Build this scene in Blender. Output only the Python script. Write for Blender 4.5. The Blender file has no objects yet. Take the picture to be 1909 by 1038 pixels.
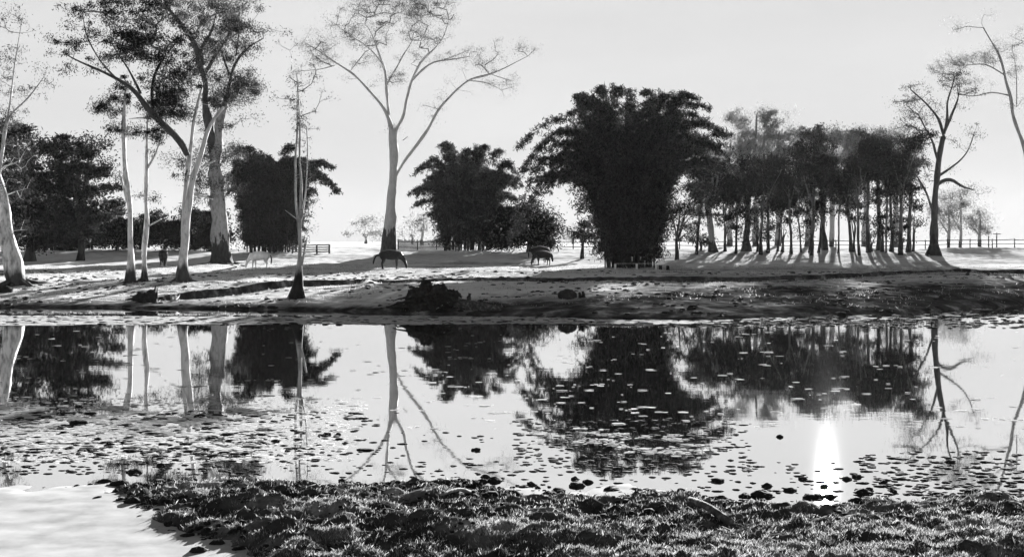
import bpy, bmesh, math, random
import numpy as np
from mathutils import Vector, Matrix

# ------------------------------------------------------------------ camera, sky, sun, exposure
FPX = 2047.0            # focal length in photograph pixels (1909 wide)
HZ = 450.0              # horizon row
CX = 954.5
H = 3.3                 # eye height above the water
SUN_AZ = math.radians(16.0)      # to the right of the view axis (+Y)
SUN_EL = math.radians(12.0)

scene = bpy.context.scene
COL = scene.collection
cam_d = bpy.data.cameras.new("camera")
cam = bpy.data.objects.new("camera", cam_d)
COL.objects.link(cam)
cam.location = (0, 0, H)
cam.rotation_euler = (math.radians(90), 0, 0)
cam_d.sensor_width = 36.0
cam_d.lens = 36.0 * FPX / 1909.0
cam_d.shift_y = (HZ - 519.0) / 1909.0
cam_d.clip_start = 0.1
cam_d.clip_end = 6000
scene.camera = cam

world = bpy.data.worlds.new("World")
scene.world = world
world.use_nodes = True
wn = world.node_tree.nodes
wl = world.node_tree.links
wn.clear()
w_out = wn.new("ShaderNodeOutputWorld")
w_bg = wn.new("ShaderNodeBackground")
w_sky = wn.new("ShaderNodeTexSky")
w_sky.sky_type = 'NISHITA'
w_sky.sun_disc = False
w_sky.sun_elevation = SUN_EL
w_sky.sun_rotation = SUN_AZ
w_sky.air_density = 1.0
w_sky.dust_density = 1.0
w_bw = wn.new("ShaderNodeRGBToBW")
w_pow = wn.new("ShaderNodeMath"); w_pow.operation = 'POWER'; w_pow.inputs[1].default_value = 3.0
w_mul = wn.new("ShaderNodeMath"); w_mul.operation = 'MULTIPLY'; w_mul.inputs[1].default_value = 0.065
w_min = wn.new("ShaderNodeMath"); w_min.operation = 'SMOOTH_MIN'; w_min.inputs[1].default_value = 1.40; w_min.inputs[2].default_value = 0.5
wl.new(w_sky.outputs[0], w_bw.inputs[0])
wl.new(w_bw.outputs[0], w_pow.inputs[0])
wl.new(w_pow.outputs[0], w_mul.inputs[0])
wl.new(w_mul.outputs[0], w_min.inputs[0])
# very thin high cloud, barely uneven
w_tc = wn.new("ShaderNodeTexCoord"); w_mp = wn.new("ShaderNodeMapping"); w_mp.inputs['Scale'].default_value = (1.5, 1.5, 6)
w_ns = wn.new("ShaderNodeTexNoise"); w_ns.inputs['Scale'].default_value = 2.2; w_ns.inputs['Detail'].default_value = 5
w_mr = wn.new("ShaderNodeMapRange"); w_mr.inputs['From Min'].default_value = 0.3; w_mr.inputs['From Max'].default_value = 0.7
w_mr.inputs['To Min'].default_value = 0.97; w_mr.inputs['To Max'].default_value = 1.06
w_m2 = wn.new("ShaderNodeMath"); w_m2.operation = 'MULTIPLY'
wl.new(w_tc.outputs['Generated'], w_mp.inputs[0]); wl.new(w_mp.outputs[0], w_ns.inputs['Vector']); wl.new(w_ns.outputs['Fac'], w_mr.inputs[0])
wl.new(w_min.outputs[0], w_m2.inputs[0]); wl.new(w_mr.outputs[0], w_m2.inputs[1])
wl.new(w_m2.outputs[0], w_bg.inputs[0])
w_bg.inputs[1].default_value = 0.1
wl.new(w_bg.outputs[0], w_out.inputs[0])

sun_d = bpy.data.lights.new("sun", 'SUN')
sun_d.energy = 5.0
sun_d.angle = math.radians(0.5)
sun_d.color = (1, 1, 1)
sun = bpy.data.objects.new("sun", sun_d)
COL.objects.link(sun)
sdir = Vector((math.sin(SUN_AZ) * math.cos(SUN_EL), math.cos(SUN_AZ) * math.cos(SUN_EL), math.sin(SUN_EL)))
sun.rotation_euler = sdir.to_track_quat('Z', 'Y').to_euler()
sun.location = sdir * 60

scene.view_settings.view_transform = 'Standard'
scene.view_settings.look = 'None'
scene.view_settings.gamma = 1.0
scene.view_settings.use_curve_mapping = False
scene.view_settings.exposure = 2.38
scene.render.engine = 'CYCLES'
scene.cycles.max_bounces = 8
scene.cycles.transparent_max_bounces = 8

rng = np.random.default_rng(7)

# ------------------------------------------------------------------ numeric helpers
def _hash(ix, iy, seed):
    n = (ix.astype(np.int64) * 374761393 + iy.astype(np.int64) * 668265263 + seed * 974634777) & 0x7fffffff
    n = ((n ^ (n >> 13)) * 1274126177) & 0x7fffffff
    n = n ^ (n >> 16)
    return (n & 0xffff) / 65535.0

def vnoise(x, y, seed=0):
    x = np.asarray(x, float); y = np.asarray(y, float)
    ix = np.floor(x); iy = np.floor(y)
    fx = x - ix; fy = y - iy
    fx = fx * fx * (3 - 2 * fx); fy = fy * fy * (3 - 2 * fy)
    a = _hash(ix, iy, seed); b = _hash(ix + 1, iy, seed)
    c = _hash(ix, iy + 1, seed); d = _hash(ix + 1, iy + 1, seed)
    return (a * (1 - fx) + b * fx) * (1 - fy) + (c * (1 - fx) + d * fx) * fy

def fbm(x, y, seed=0, octs=4):
    s = 0; a = 0.5; t = 0
    for k in range(octs):
        s = s + a * vnoise(x * 2 ** k, y * 2 ** k, seed + k * 17); t += a; a *= 0.5
    return s / t            # 0..1

def sstep(e0, e1, x):
    t = np.clip((x - e0) / (e1 - e0), 0, 1)
    return t * t * (3 - 2 * t)

# ------------------------------------------------------------------ the lie of the land
FAR_SHORE = ([-1500, 0, 200, 560, 700, 950, 1100, 1300, 1500, 1700, 1909, 3400],
             [574, 573, 574, 578, 583, 588, 594, 596, 592, 583, 568, 560])
CUT = ([-1500, 0, 200, 340, 430, 560, 670, 700, 900, 1100, 1400, 1600, 1780, 1909, 3400],
       [548, 545, 539, 531, 528, 523, 523, 522, 518, 517, 518, 512, 503, 505, 508])
NEAR_SHORE = ([-800, 150, 480, 650, 850, 900, 1000, 1100, 1250, 1400, 1600, 1800, 1909, 2600],
              [935, 912, 903, 906, 906, 915, 922, 934, 926, 938, 945, 925, 934, 950])

def pxof(x, y):
    return CX + FPX * x / np.maximum(y, 0.5)

def far_shore_d(px):
    return H * FPX / (np.interp(px, *FAR_SHORE) - HZ)

def near_shore_d(px):
    return H * FPX / (np.interp(px, *NEAR_SHORE) - HZ)

def ground_z(x, y, detail=True):
    x = np.asarray(x, float); y = np.asarray(y, float)
    px = pxof(x, y)
    px = CX + (px - CX) * 1.0
    # far bank
    sd = far_shore_d(px) + 0.8 * (fbm(x * 0.25, y * 0.25, 5, 3) - 0.5) * 2
    s = y - sd
    gx = np.array([50, 64, 72, 84, 98, 106, 112, 118, 125, 150, 300, 1200.])
    gz = np.array([.95, 1.0, 1.02, 1.05, 1.17, 1.5, 1.93, 2.15, 2.38, 2.50, 2.58, 2.6])
    base = np.interp(y, gx, gz)
    up = np.clip(s / 11.0, 0, 1) ** 0.6
    far = base * up + 0.03 * np.clip(s, 0, 1)
    cd = (H - 0.97) * FPX / (np.interp(px, *CUT) - HZ) + 1.1 * (fbm(x * 0.3, x * 0 + 3.0, 9, 4) - 0.5)
    q = y - cd
    amt = 0.46 * sstep(120, 330, px) * (1 - 0.85 * np.exp(-((px - 685) / 20.0) ** 2))
    far = far - amt * np.where(q < 0, np.exp(q / 5.0), np.exp(-q / 0.22) * 0) * np.clip(s / 5, 0, 1)
    if detail:
        w = np.clip(s / 4.0, 0.0, 1) * np.interp(y, [40, 66, 74, 125, 200, 1200], [.9, .9, 1.0, 1.0, .5, .2])
        far = far + w * (0.34 * (fbm(x * 0.055, y * 0.10, 21, 2) - 0.5) + 0.20 * (fbm(x * 0.16, y * 0.30, 31, 3) - 0.5)
                         + 0.15 * (fbm(x * 0.7, y * 0.9, 41, 3) - 0.5))
        far = far + np.clip(s / 1.5, 0, 1) * 0.10 * (fbm(x * 2.3, y * 2.3, 51, 3) - 0.5)
    far = np.where(s > 0, np.maximum(far, 0.012 + 0 * far), 0.25 * s)
    far = np.maximum(far, -0.7)
    # near bank
    nd = near_shore_d(px) - 0.35 * (fbm(x * 1.4, y * 0.9, 61, 3) - 0.5) * 2
    d1 = nd - y
    yy = np.clip(y, 8.5, 20)
    nd = nd + 0.30 * (fbm(x * 4.0, y * 2.0, 66, 2) - 0.5)
    d1 = nd - y
    d2 = (x - (-5.8 + (14.8 - yy) * 0.88)) + 0.9 * (fbm(x * 0.9, y * 0.9, 71, 3) - 0.5)
    d = np.minimum(d1, d2)
    near = np.where(d > 0, 0.05 * np.clip(d / 0.3, 0, 1) + 0.075 * d, 0.3 * d)
    if detail:
        hum = fbm(x * 0.9, y * 1.5, 81, 3)
        cl = fbm(x * 3.2, y * 4.6, 91, 3)
        near = near + np.clip(d / 0.6 + 0.25, 0, 1) * (0.26 * (hum - 0.45) + 0.20 * (cl - 0.5) + 0.14 * (fbm(x * 7, y * 9, 95, 3) - 0.5)) * np.clip((20 - y), 0, 1)
    near = np.where(y < 7, np.minimum(near + (7 - y) * 0.2, 1.7), near)
    near = np.maximum(near, -0.7)
    return np.where(y > 30, far, near)

def gz(x, y):
    return float(ground_z(np.array([x]), np.array([y]))[0])

def hit(px, py, lo=52.0):
    """where the ray of a photograph pixel meets the ground: (x, y, z)"""
    D = lo
    step = 0.25
    while D < 600:
        x = (px - CX) / FPX * D
        z = H + (HZ - py) / FPX * D
        if gz(x, D) >= z:
            break
        D += step
    return x, D, gz(x, D)

def P(px, py, D, dd=0.0):
    """a photograph pixel at distance D (seen size is kept when pushed dd metres deeper)"""
    return np.array([(px - CX) / FPX * D, D + dd, H + (HZ - py) / FPX * D])

# ------------------------------------------------------------------ mesh buffer
class Buf:
    def __init__(self):
        self.v = []; self.f = []; self.n = 0
    def add(self, v, quads):
        v = np.asarray(v, float).reshape(-1, 3); q = np.asarray(quads, np.int64).reshape(-1, 4)
        self.v.append(v); self.f.append(q + self.n); self.n += len(v)
    def tube(self, pts, rad, sides=6, cap=True, lump=0.0, seed=0):
        pts = np.asarray(pts, float); n = len(pts)
        rad = np.broadcast_to(np.asarray(rad, float), (n,))
        tan = np.gradient(pts, axis=0)
        tan /= np.linalg.norm(tan, axis=1, keepdims=True) + 1e-9
        up = np.array([0, 1.0, 0.05]) if abs(tan[0][1]) < 0.8 else np.array([0, 0.05, 1.0])
        a = np.cross(tan, up); a /= np.linalg.norm(a, axis=1, keepdims=True) + 1e-9
        b = np.cross(tan, a)
        th = np.arange(sides) / sides * 2 * math.pi
        r = rad[:, None] * np.ones((1, sides))
        if lump:
            r = r * (1 + lump * (vnoise(np.arange(n)[:, None] * 0.55 + seed, np.cos(th)[None] * 1.3 + np.sin(th)[None] * 2.1 + 9, seed) - 0.5) * 2)
        V = pts[:, None] + r[..., None] * (np.cos(th)[None, :, None] * a[:, None] + np.sin(th)[None, :, None] * b[:, None])
        i = np.arange(n - 1)[:, None]; j = np.arange(sides)[None]; jn = (j + 1) % sides
        Q = np.stack([i * sides + j, i * sides + jn, (i + 1) * sides + jn, (i + 1) * sides + j], -1).reshape(-1, 4)
        V = V.reshape(-1, 3)
        self.add(V, Q)
        if cap:
            base = self.n - len(V)
            for row, fl in ((0, 1), (n - 1, 0)):
                c = self.n
                self.v.append(pts[row][None]); self.n += 1
                o = base + row * sides
                jj = np.arange(0, sides, 2)
                qq = np.stack([np.full(len(jj), c), o + jj, o + (jj + 1) % sides, o + (jj + 2) % sides], -1)
                self.f.append(qq if not fl else qq[:, ::-1])
    def box(self, c, s, rot=0.0):
        c = np.array(c, float); s = np.array(s, float) / 2
        v = np.array([[x, y, z] for x in (-1, 1) for y in (-1, 1) for z in (-1, 1)]) * s
        cr, sr = math.cos(rot), math.sin(rot)
        v = np.stack([v[:, 0] * cr - v[:, 1] * sr, v[:, 0] * sr + v[:, 1] * cr, v[:, 2]], 1) + c
        self.add(v, [[0, 1, 3, 2], [4, 6, 7, 5], [0, 4, 5, 1], [2, 3, 7, 6], [0, 2, 6, 4], [1, 5, 7, 3]])
    def blob(self, c, r, seed=0, seg=14, rings=8, lump=0.35, freq=1.6, half=False):
        """an irregular lump"""
        c = np.array(c, float); r = np.array(r, float)
        th = np.arange(seg) / seg * 2 * math.pi
        ph = np.linspace(0.0, math.pi * (0.62 if half else 1.0), rings + 1)
        T, F = np.meshgrid(th, ph)
        d = np.stack([np.sin(F) * np.cos(T), np.sin(F) * np.sin(T), np.cos(F)], -1)
        n = 1 + lump * 2 * (0.5 * vnoise(d[..., 0] * freq + d[..., 2] * 1.7 + seed * 3.1, d[..., 1] * freq + 5, seed)
                            + 0.5 * vnoise(d[..., 0] * freq * 2.7 + seed, d[..., 1] * freq * 2.7 + d[..., 2] * 4, seed + 3) - 0.5)
        V = (c + d * n[..., None] * r).reshape(-1, 3)
        i = np.arange(rings)[:, None]; j = np.arange(seg)[None]; jn = (j + 1) % seg
        Q = np.stack([i * seg + j, (i + 1) * seg + j, (i + 1) * seg + jn, i * seg + jn], -1).reshape(-1, 4)
        self.add(V, Q)
    def leaves(self, c, L, W, droop=0.8, spread=1.0):
        """diamond leaves at centres c"""
        c = np.asarray(c, float); n = len(c)
        if n == 0: return
        d = rng.normal(size=(n, 3)) * spread; d[:, 2] -= droop
        d /= np.linalg.norm(d, axis=1, keepdims=True) + 1e-9
        s = np.cross(d, rng.normal(size=(n, 3))); s /= np.linalg.norm(s, axis=1, keepdims=True) + 1e-9
        L = L * np.clip(rng.lognormal(0, .35, (n, 1)), .45, 2.2); W = W * rng.uniform(0.7, 1.3, (n, 1))
        V = np.stack([c - d * L / 2, c + s * W / 2, c + d * L / 2, c - s * W / 2], 1)
        self.add(V.reshape(-1, 3), np.arange(n * 4).reshape(n, 4))
    def build(self, name, mat, parent=None, origin=(0, 0, 0), smooth=True, mat2=None, split=0):
        V = np.concatenate(self.v).astype(np.float32) - np.asarray(origin, np.float32)
        F = np.concatenate(self.f).astype(np.int32)
        me = bpy.data.meshes.new(name)
        me.vertices.add(len(V)); me.vertices.foreach_set("co", V.ravel())
        me.loops.add(F.size); me.loops.foreach_set("vertex_index", F.ravel())
        me.polygons.add(len(F))
        me.polygons.foreach_set("loop_start", np.arange(0, F.size, 4, dtype=np.int32))
        if mat2 is not None:
            mi = np.zeros(len(F), np.int32); mi[split:] = 1
            me.polygons.foreach_set("material_index", mi)
        me.update(calc_edges=True)
        me.validate(clean_customdata=False)
        if smooth:
            me.polygons.foreach_set("use_smooth", np.ones(len(me.polygons), bool))
        me.materials.append(mat)
        if mat2 is not None: me.materials.append(mat2)
        o = bpy.data.objects.new(name, me)
        COL.objects.link(o)
        if parent is not None: o.parent = parent
        else: o.location = origin
        return o

def tag(o, label, cat, group=None):
    o["label"] = label; o["category"] = cat
    if group: o["group"] = group
    return o

def thing(name, loc, label, cat, group=None):
    o = bpy.data.objects.new(name, None)
    o.location = [float(c) for c in loc]
    o.empty_display_size = 0.5
    COL.objects.link(o)
    return tag(o, label, cat, group)

def dup(root, loc, label, rz=0.0):
    r = root.copy(); COL.objects.link(r); r.location = loc; r.rotation_euler = (0, 0, rz); r["label"] = label
    for ch in list(root.children):
        c = ch.copy(); COL.objects.link(c); c.parent = r
    return r

# ------------------------------------------------------------------ materials (black-and-white world: every tone is a grey)
def mat(name):
    m = bpy.data.materials.new(name); m.use_nodes = True
    n = m.node_tree.nodes; n.clear()
    return m, n, m.node_tree.links

def g4(v): return (v, v, v, 1)

def ramp(n, l, src, stops):
    r = n.new("ShaderNodeValToRGB")
    e = r.color_ramp.elements
    e[0].position, e[0].color = stops[0][0], g4(stops[0][1])
    e[1].position, e[1].color = stops[-1][0], g4(stops[-1][1])
    for p, v in stops[1:-1]:
        k = e.new(p); k.color = g4(v)
    l.new(src, r.inputs[0])
    return r.outputs[0]

def noise(n, l, scale, detail=4, vec=None, stretch=None, rough=0.55):
    t = n.new("ShaderNodeTexNoise"); t.inputs['Scale'].default_value = scale
    t.inputs['Detail'].default_value = detail; t.inputs['Roughness'].default_value = rough
    if vec is None:
        vec = n.new("ShaderNodeTexCoord").outputs['Object']
    if stretch:
        mp = n.new("ShaderNodeMapping"); mp.inputs['Scale'].default_value = stretch
        l.new(vec, mp.inputs[0]); vec = mp.outputs[0]
    l.new(vec, t.inputs['Vector'])
    return t.outputs['Fac']

def rough_mat(name, stops, scale=3, stretch=None, bump=0.4, bdist=0.05, rough=0.95):
    m, n, l = mat(name)
    o = n.new("ShaderNodeOutputMaterial"); b = n.new("ShaderNodeBsdfPrincipled")
    b.inputs['Roughness'].default_value = rough
    b.inputs['Specular IOR Level'].default_value = 0.15
    f = noise(n, l, scale, 6, stretch=stretch)
    l.new(ramp(n, l, f, stops), b.inputs['Base Color'])
    bp = n.new("ShaderNodeBump"); bp.inputs['Strength'].default_value = bump; bp.inputs['Distance'].default_value = bdist
    l.new(f, bp.inputs['Height']); l.new(bp.outputs[0], b.inputs['Normal'])
    l.new(b.outputs[0], o.inputs[0])
    return m

def leaf_mat(name, lo, hi, trans=0.25):
    m, n, l = mat(name)
    o = n.new("ShaderNodeOutputMaterial")
    d = n.new("ShaderNodeBsdfDiffuse"); t = n.new("ShaderNodeBsdfTranslucent"); mx = n.new("ShaderNodeMixShader")
    gi = n.new("ShaderNodeNewGeometry")
    c = ramp(n, l, gi.outputs['Random Per Island'], [(0.0, lo), (1.0, hi)])
    l.new(c, d.inputs[0]); l.new(c, t.inputs[0])
    mx.inputs[0].default_value = trans
    l.new(d.outputs[0], mx.inputs[1]); l.new(t.outputs[0], mx.inputs[2]); l.new(mx.outputs[0], o.inputs[0])
    return m

def bark_mat(name, light, dark, h0, spread=1.2, mottled=0.35):
    """pale gum bark with a rough dark stocking up to about h0 metres above the base"""
    m, n, l = mat(name)
    o = n.new("ShaderNodeOutputMaterial"); b = n.new("ShaderNodeBsdfPrincipled")
    b.inputs['Roughness'].default_value = 0.85; b.inputs['Specular IOR Level'].default_value = 0.2
    tc = n.new("ShaderNodeTexCoord").outputs['Object']
    sx = n.new("ShaderNodeSeparateXYZ"); l.new(tc, sx.inputs[0])
    nz = noise(n, l, 2.2, 5, tc, (1.6, 1.6, 0.5))
    ml = n.new("ShaderNodeMath"); ml.operation = 'MULTIPLY_ADD'
    l.new(nz, ml.inputs[0]); ml.inputs[1].default_value = -spread * 2; ml.inputs[2].default_value = spread
    ad = n.new("ShaderNodeMath"); ad.operation = 'ADD'; l.new(sx.outputs[2], ad.inputs[0]); l.new(ml.outputs[0], ad.inputs[1])
    mr = n.new("ShaderNodeMapRange"); mr.inputs['From Min'].default_value = h0 - 0.2; mr.inputs['From Max'].default_value = h0 + 0.25
    l.new(ad.outputs[0], mr.inputs[0])
    n2 = noise(n, l, 5.0, 5, tc, (1.0, 1.0, 0.35))
    pale = ramp(n, l, n2, [(0.30, light * (1 - mottled)), (0.52, light * 0.92), (0.62, light), (0.7, light * (1 - mottled * 0.8))])
    dk = ramp(n, l, n2, [(0.3, dark * 0.5), (0.7, dark * 1.6)])
    mx = n.new("ShaderNodeMix"); mx.data_type = 'RGBA'
    l.new(mr.outputs[0], mx.inputs[0]); l.new(dk, mx.inputs[6]); l.new(pale, mx.inputs[7])
    l.new(mx.outputs[2], b.inputs['Base Color'])
    bp = n.new("ShaderNodeBump"); bp.inputs['Strength'].default_value = 0.9; bp.inputs['Distance'].default_value = 0.06
    l.new(n2, bp.inputs['Height']); l.new(bp.outputs[0], b.inputs['Normal'])
    l.new(b.outputs[0], o.inputs[0])
    return m

def ground_mat():
    m, n, l = mat("ground_turf")
    o = n.new("ShaderNodeOutputMaterial"); b = n.new("ShaderNodeBsdfDiffuse")
    tc = n.new("ShaderNodeTexCoord").outputs['Object']
    sx = n.new("ShaderNodeSeparateXYZ"); l.new(tc, sx.inputs[0])
    big = noise(n, l, 0.12, 5, tc, (1, 1.6, 1))
    mid = noise(n, l, 0.9, 6, tc, (1, 1.5, 1), 0.65)
    fine = noise(n, l, 9.0, 4, tc, None, 0.7)
    ad = n.new("ShaderNodeMath"); ad.operation = 'MULTIPLY_ADD'; l.new(mid, ad.inputs[0]); ad.inputs[1].default_value = 0.9; l.new(big, ad.inputs[2])
    ad2 = n.new("ShaderNodeMath"); ad2.operation = 'MULTIPLY_ADD'; l.new(fine, ad2.inputs[0]); ad2.inputs[1].default_value = 0.35; l.new(ad.outputs[0], ad2.inputs[2])
    grass = ramp(n, l, ad2.outputs[0], [(0.82, 0.13), (0.98, 0.30), (1.10, 0.42), (1.0, 0.46)])
    mr0 = n.new("ShaderNodeMapRange"); mr0.inputs['From Min'].default_value = 0.75; mr0.inputs['From Max'].default_value = 1.4
    l.new(ad2.outputs[0], mr0.inputs[0])
    grass = ramp(n, l, mr0.outputs[0], [(0.10, 0.18), (0.3, 0.40), (0.5, 0.58), (0.8, 0.68)])
    # wet mud close to the water
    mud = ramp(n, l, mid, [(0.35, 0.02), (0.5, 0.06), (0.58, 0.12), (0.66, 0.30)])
    zz = n.new("ShaderNodeMath"); zz.operation = 'MULTIPLY_ADD'; l.new(mid, zz.inputs[0]); zz.inputs[1].default_value = 0.5; l.new(sx.outputs[2], zz.inputs[2])
    # mud reaches higher to the right, its dark also painting the grove's shade
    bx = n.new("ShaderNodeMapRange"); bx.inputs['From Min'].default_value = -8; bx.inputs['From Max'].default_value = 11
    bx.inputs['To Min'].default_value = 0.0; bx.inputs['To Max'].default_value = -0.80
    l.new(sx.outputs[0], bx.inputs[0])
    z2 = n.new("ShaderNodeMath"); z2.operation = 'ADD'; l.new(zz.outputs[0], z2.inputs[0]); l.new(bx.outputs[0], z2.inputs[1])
    # and covers the near bank all over
    by = n.new("ShaderNodeMapRange"); by.inputs['From Min'].default_value = 25; by.inputs['From Max'].default_value = 30
    by.inputs['To Min'].default_value = -0.35; by.inputs['To Max'].default_value = 0.0
    l.new(sx.outputs[1], by.inputs[0])
    z3 = n.new("ShaderNodeMath"); z3.operation = 'ADD'; l.new(z2.outputs[0], z3.inputs[0]); l.new(by.outputs[0], z3.inputs[1])
    mr = n.new("ShaderNodeMapRange"); mr.inputs['From Min'].default_value = 0.32; mr.inputs['From Max'].default_value = 0.62
    l.new(z3.outputs[0], mr.inputs[0])
    # no turf holds on the steep cut faces
    ge = n.new("ShaderNodeNewGeometry"); sn = n.new("ShaderNodeSeparateXYZ"); l.new(ge.outputs['True Normal'], sn.inputs[0])
    ms = n.new("ShaderNodeMapRange"); ms.inputs['From Min'].default_value = 0.90; ms.inputs['From Max'].default_value = 0.965
    l.new(sn.outputs[2], ms.inputs[0])
    mm = n.new("ShaderNodeMath"); mm.operation = 'MULTIPLY'; l.new(mr.outputs[0], mm.inputs[0]); l.new(ms.outputs[0], mm.inputs[1])
    mx = n.new("ShaderNodeMix"); mx.data_type = 'RGBA'
    l.new(mm.outputs[0], mx.inputs[0]); l.new(mud, mx.inputs[6]); l.new(grass, mx.inputs[7])
    l.new(mx.outputs[2], b.inputs['Color'])
    bp = n.new("ShaderNodeBump"); bp.inputs['Strength'].default_value = 0.7; bp.inputs['Distance'].default_value = 0.05
    l.new(mid, bp.inputs['Height'])
    bp2 = n.new("ShaderNodeBump"); bp2.inputs['Strength'].default_value = 0.7; bp2.inputs['Distance'].default_value = 0.015
    l.new(fine, bp2.inputs['Height']); l.new(bp.outputs[0], bp2.inputs['Normal'])
    l.new(bp2.outputs[0], b.inputs['Normal'])
    l.new(b.outputs[0], o.inputs[0])
    return m

def water_mat():
    m, n, l = mat("still_water")
    o = n.new("ShaderNodeOutputMaterial")
    gl = n.new("ShaderNodeBsdfGlossy"); gl.inputs['Color'].default_value = g4(0.97); gl.inputs['Roughness'].default_value = 0.012; gl.distribution = 'GGX'
    gk = n.new("ShaderNodeBsdfGlossy"); gk.inputs['Color'].default_value = g4(0.97); gk.inputs['Roughness'].default_value = 0.03; gk.distribution = 'BECKMANN'
    gm = n.new("ShaderNodeMixShader"); gm.inputs[0].default_value = 0.5
    df = n.new("ShaderNodeBsdfDiffuse"); df.inputs['Color'].default_value = g4(0.03)
    mx = n.new("ShaderNodeMixShader"); mx.inputs[0].default_value = 0.97
    tc = n.new("ShaderNodeTexCoord").outputs['Object']
    a = noise(n, l, 1.3, 2, tc, (0.35, 1.0, 1)); c = noise(n, l, 7.0, 2, tc, (0.5, 1, 1))
    # breeze patches: ripples only here and there
    pt = noise(n, l, 0.10, 2, tc, (0.6, 1.4, 1))
    mr = n.new("ShaderNodeMapRange"); mr.inputs['From Min'].default_value = 0.45; mr.inputs['From Max'].default_value = 0.7
    mr.inputs['To Min'].default_value = 0.25; mr.inputs['To Max'].default_value = 1.0
    l.new(pt, mr.inputs[0])
    b1 = n.new("ShaderNodeBump"); b1.inputs['Distance'].default_value = 0.0020; l.new(a, b1.inputs['Height']); l.new(mr.outputs[0], b1.inputs['Strength'])
    b2 = n.new("ShaderNodeBump"); b2.inputs['Distance'].default_value = 0.0004; l.new(c, b2.inputs['Height']); l.new(mr.outputs[0], b2.inputs['Strength'])
    l.new(b1.outputs[0], b2.inputs['Normal'])
    l.new(b2.outputs[0], gl.inputs['Normal']); l.new(b2.outputs[0], gk.inputs['Normal'])
    l.new(gl.outputs[0], gm.inputs[1]); l.new(gk.outputs[0], gm.inputs[2])
    l.new(df.outputs[0], mx.inputs[1]); l.new(gm.outputs[0], mx.inputs[2]); l.new(mx.outputs[0], o.inputs[0])
    return m

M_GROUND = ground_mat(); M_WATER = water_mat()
M_PALE = bark_mat("pale_gum_bark", 0.64, 0.04, 0.75, 0.5, 0.72)
M_PALE2 = bark_mat("mottled_gum_bark", 0.52, 0.05, 0.9, 0.7, 0.6)
M_THICK = bark_mat("old_gum_bark", 0.34, 0.035, 2.2, 3.0, 0.6)
M_BIG = bark_mat("tall_gum_bark", 0.50, 0.06, 2.6, 2.0, 0.3)
M_FLARE = bark_mat("buttressed_gum_bark", 0.42, 0.02, 1.45, 0.5, 0.6)
M_DBARK = bark_mat("dark_bark", 0.07, 0.035, 2.0, 1.0, 0.5)
M_GBARK = bark_mat("grove_bark", 0.13, 0.04, 2.5, 2.0, 0.5)
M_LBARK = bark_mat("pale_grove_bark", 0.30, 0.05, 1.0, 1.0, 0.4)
M_LEAF_DK = leaf_mat("dark_leaves", 0.012, 0.045, 0.2)
M_LEAF_BK = leaf_mat("black_leaves", 0.010, 0.035, 0.15)
M_LEAF = leaf_mat("gum_leaves", 0.025, 0.09, 0.3)
M_LEAF_LT = leaf_mat("haze_toned_gum_leaves", 0.12, 0.24, 0.35)  # leaf tone lifted to paint the haze that fades the tallest crown
M_LEAF_HZ = leaf_mat("haze_toned_leaves", 0.18, 0.34, 0.4)  # pale leaf colour stands in for haze over the faint trees
M_BAMBOO_LEAF = leaf_mat("bamboo_leaves", 0.012, 0.06, 0.25)
M_CULM = rough_mat("bamboo_culm", [(0.3, 0.015), (0.7, 0.06)], 6)
M_WOOD_DK = rough_mat("dead_dark_wood", [(0.3, 0.012), (0.6, 0.035), (0.8, 0.09)], 7, bump=0.8)
M_WOOD_GY = rough_mat("weathered_wood", [(0.3, 0.10), (0.7, 0.35)], 9, (1, 1, 1), bump=0.5)
M_WOOD_MD = rough_mat("half_rotten_wood", [(0.35, 0.03), (0.55, 0.08), (0.7, 0.22)], 9, (1, 1, 1), bump=0.6)
M_FENCE = rough_mat("grey_fence_timber", [(0.3, 0.05), (0.7, 0.15)], 8)
M_WHITE = rough_mat("white_painted_timber", [(0.3, 0.6), (0.7, 0.8)], 9, bump=0.1)
M_MUD = rough_mat("wet_mud", [(0.3, 0.008), (0.7, 0.03)], 14, bump=0.9)
M_WEED = leaf_mat("floating_weed", 0.40, 0.66, 0.1)
def wet(m, rough, amount):
    n = m.node_tree.nodes; l = m.node_tree.links
    out = [k for k in n if k.type == 'OUTPUT_MATERIAL'][0]; src = out.inputs[0].links[0].from_socket
    g = n.new("ShaderNodeBsdfGlossy"); g.inputs['Roughness'].default_value = rough; g.inputs['Color'].default_value = g4(.9)
    x = n.new("ShaderNodeMixShader"); x.inputs[0].default_value = amount
    l.new(src, x.inputs[1]); l.new(g.outputs[0], x.inputs[2]); l.new(x.outputs[0], out.inputs[0])
M_WEED_DULL = leaf_mat("dull_floating_weed", 0.28, 0.58, 0.1)
M_GRASS = leaf_mat("dry_grass", 0.14, 0.46, 0.4)
M_GRASS_DK = leaf_mat("green_grass", 0.02, 0.07, 0.3)
M_HORSE_DK = rough_mat("dark_coat", [(0.3, 0.012), (0.7, 0.03)], 5, bump=0.05, rough=0.6)
M_HORSE_WH = rough_mat("white_coat", [(0.3, 0.62), (0.7, 0.88)], 3, bump=0.05, rough=0.7)
M_HAIR_DK = rough_mat("dark_horse_hair", [(0.3, 0.01), (0.7, 0.02)], 20)
M_HAIR_GY = rough_mat("grey_horse_hair", [(0.3, 0.12), (0.7, 0.25)], 20)

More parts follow.
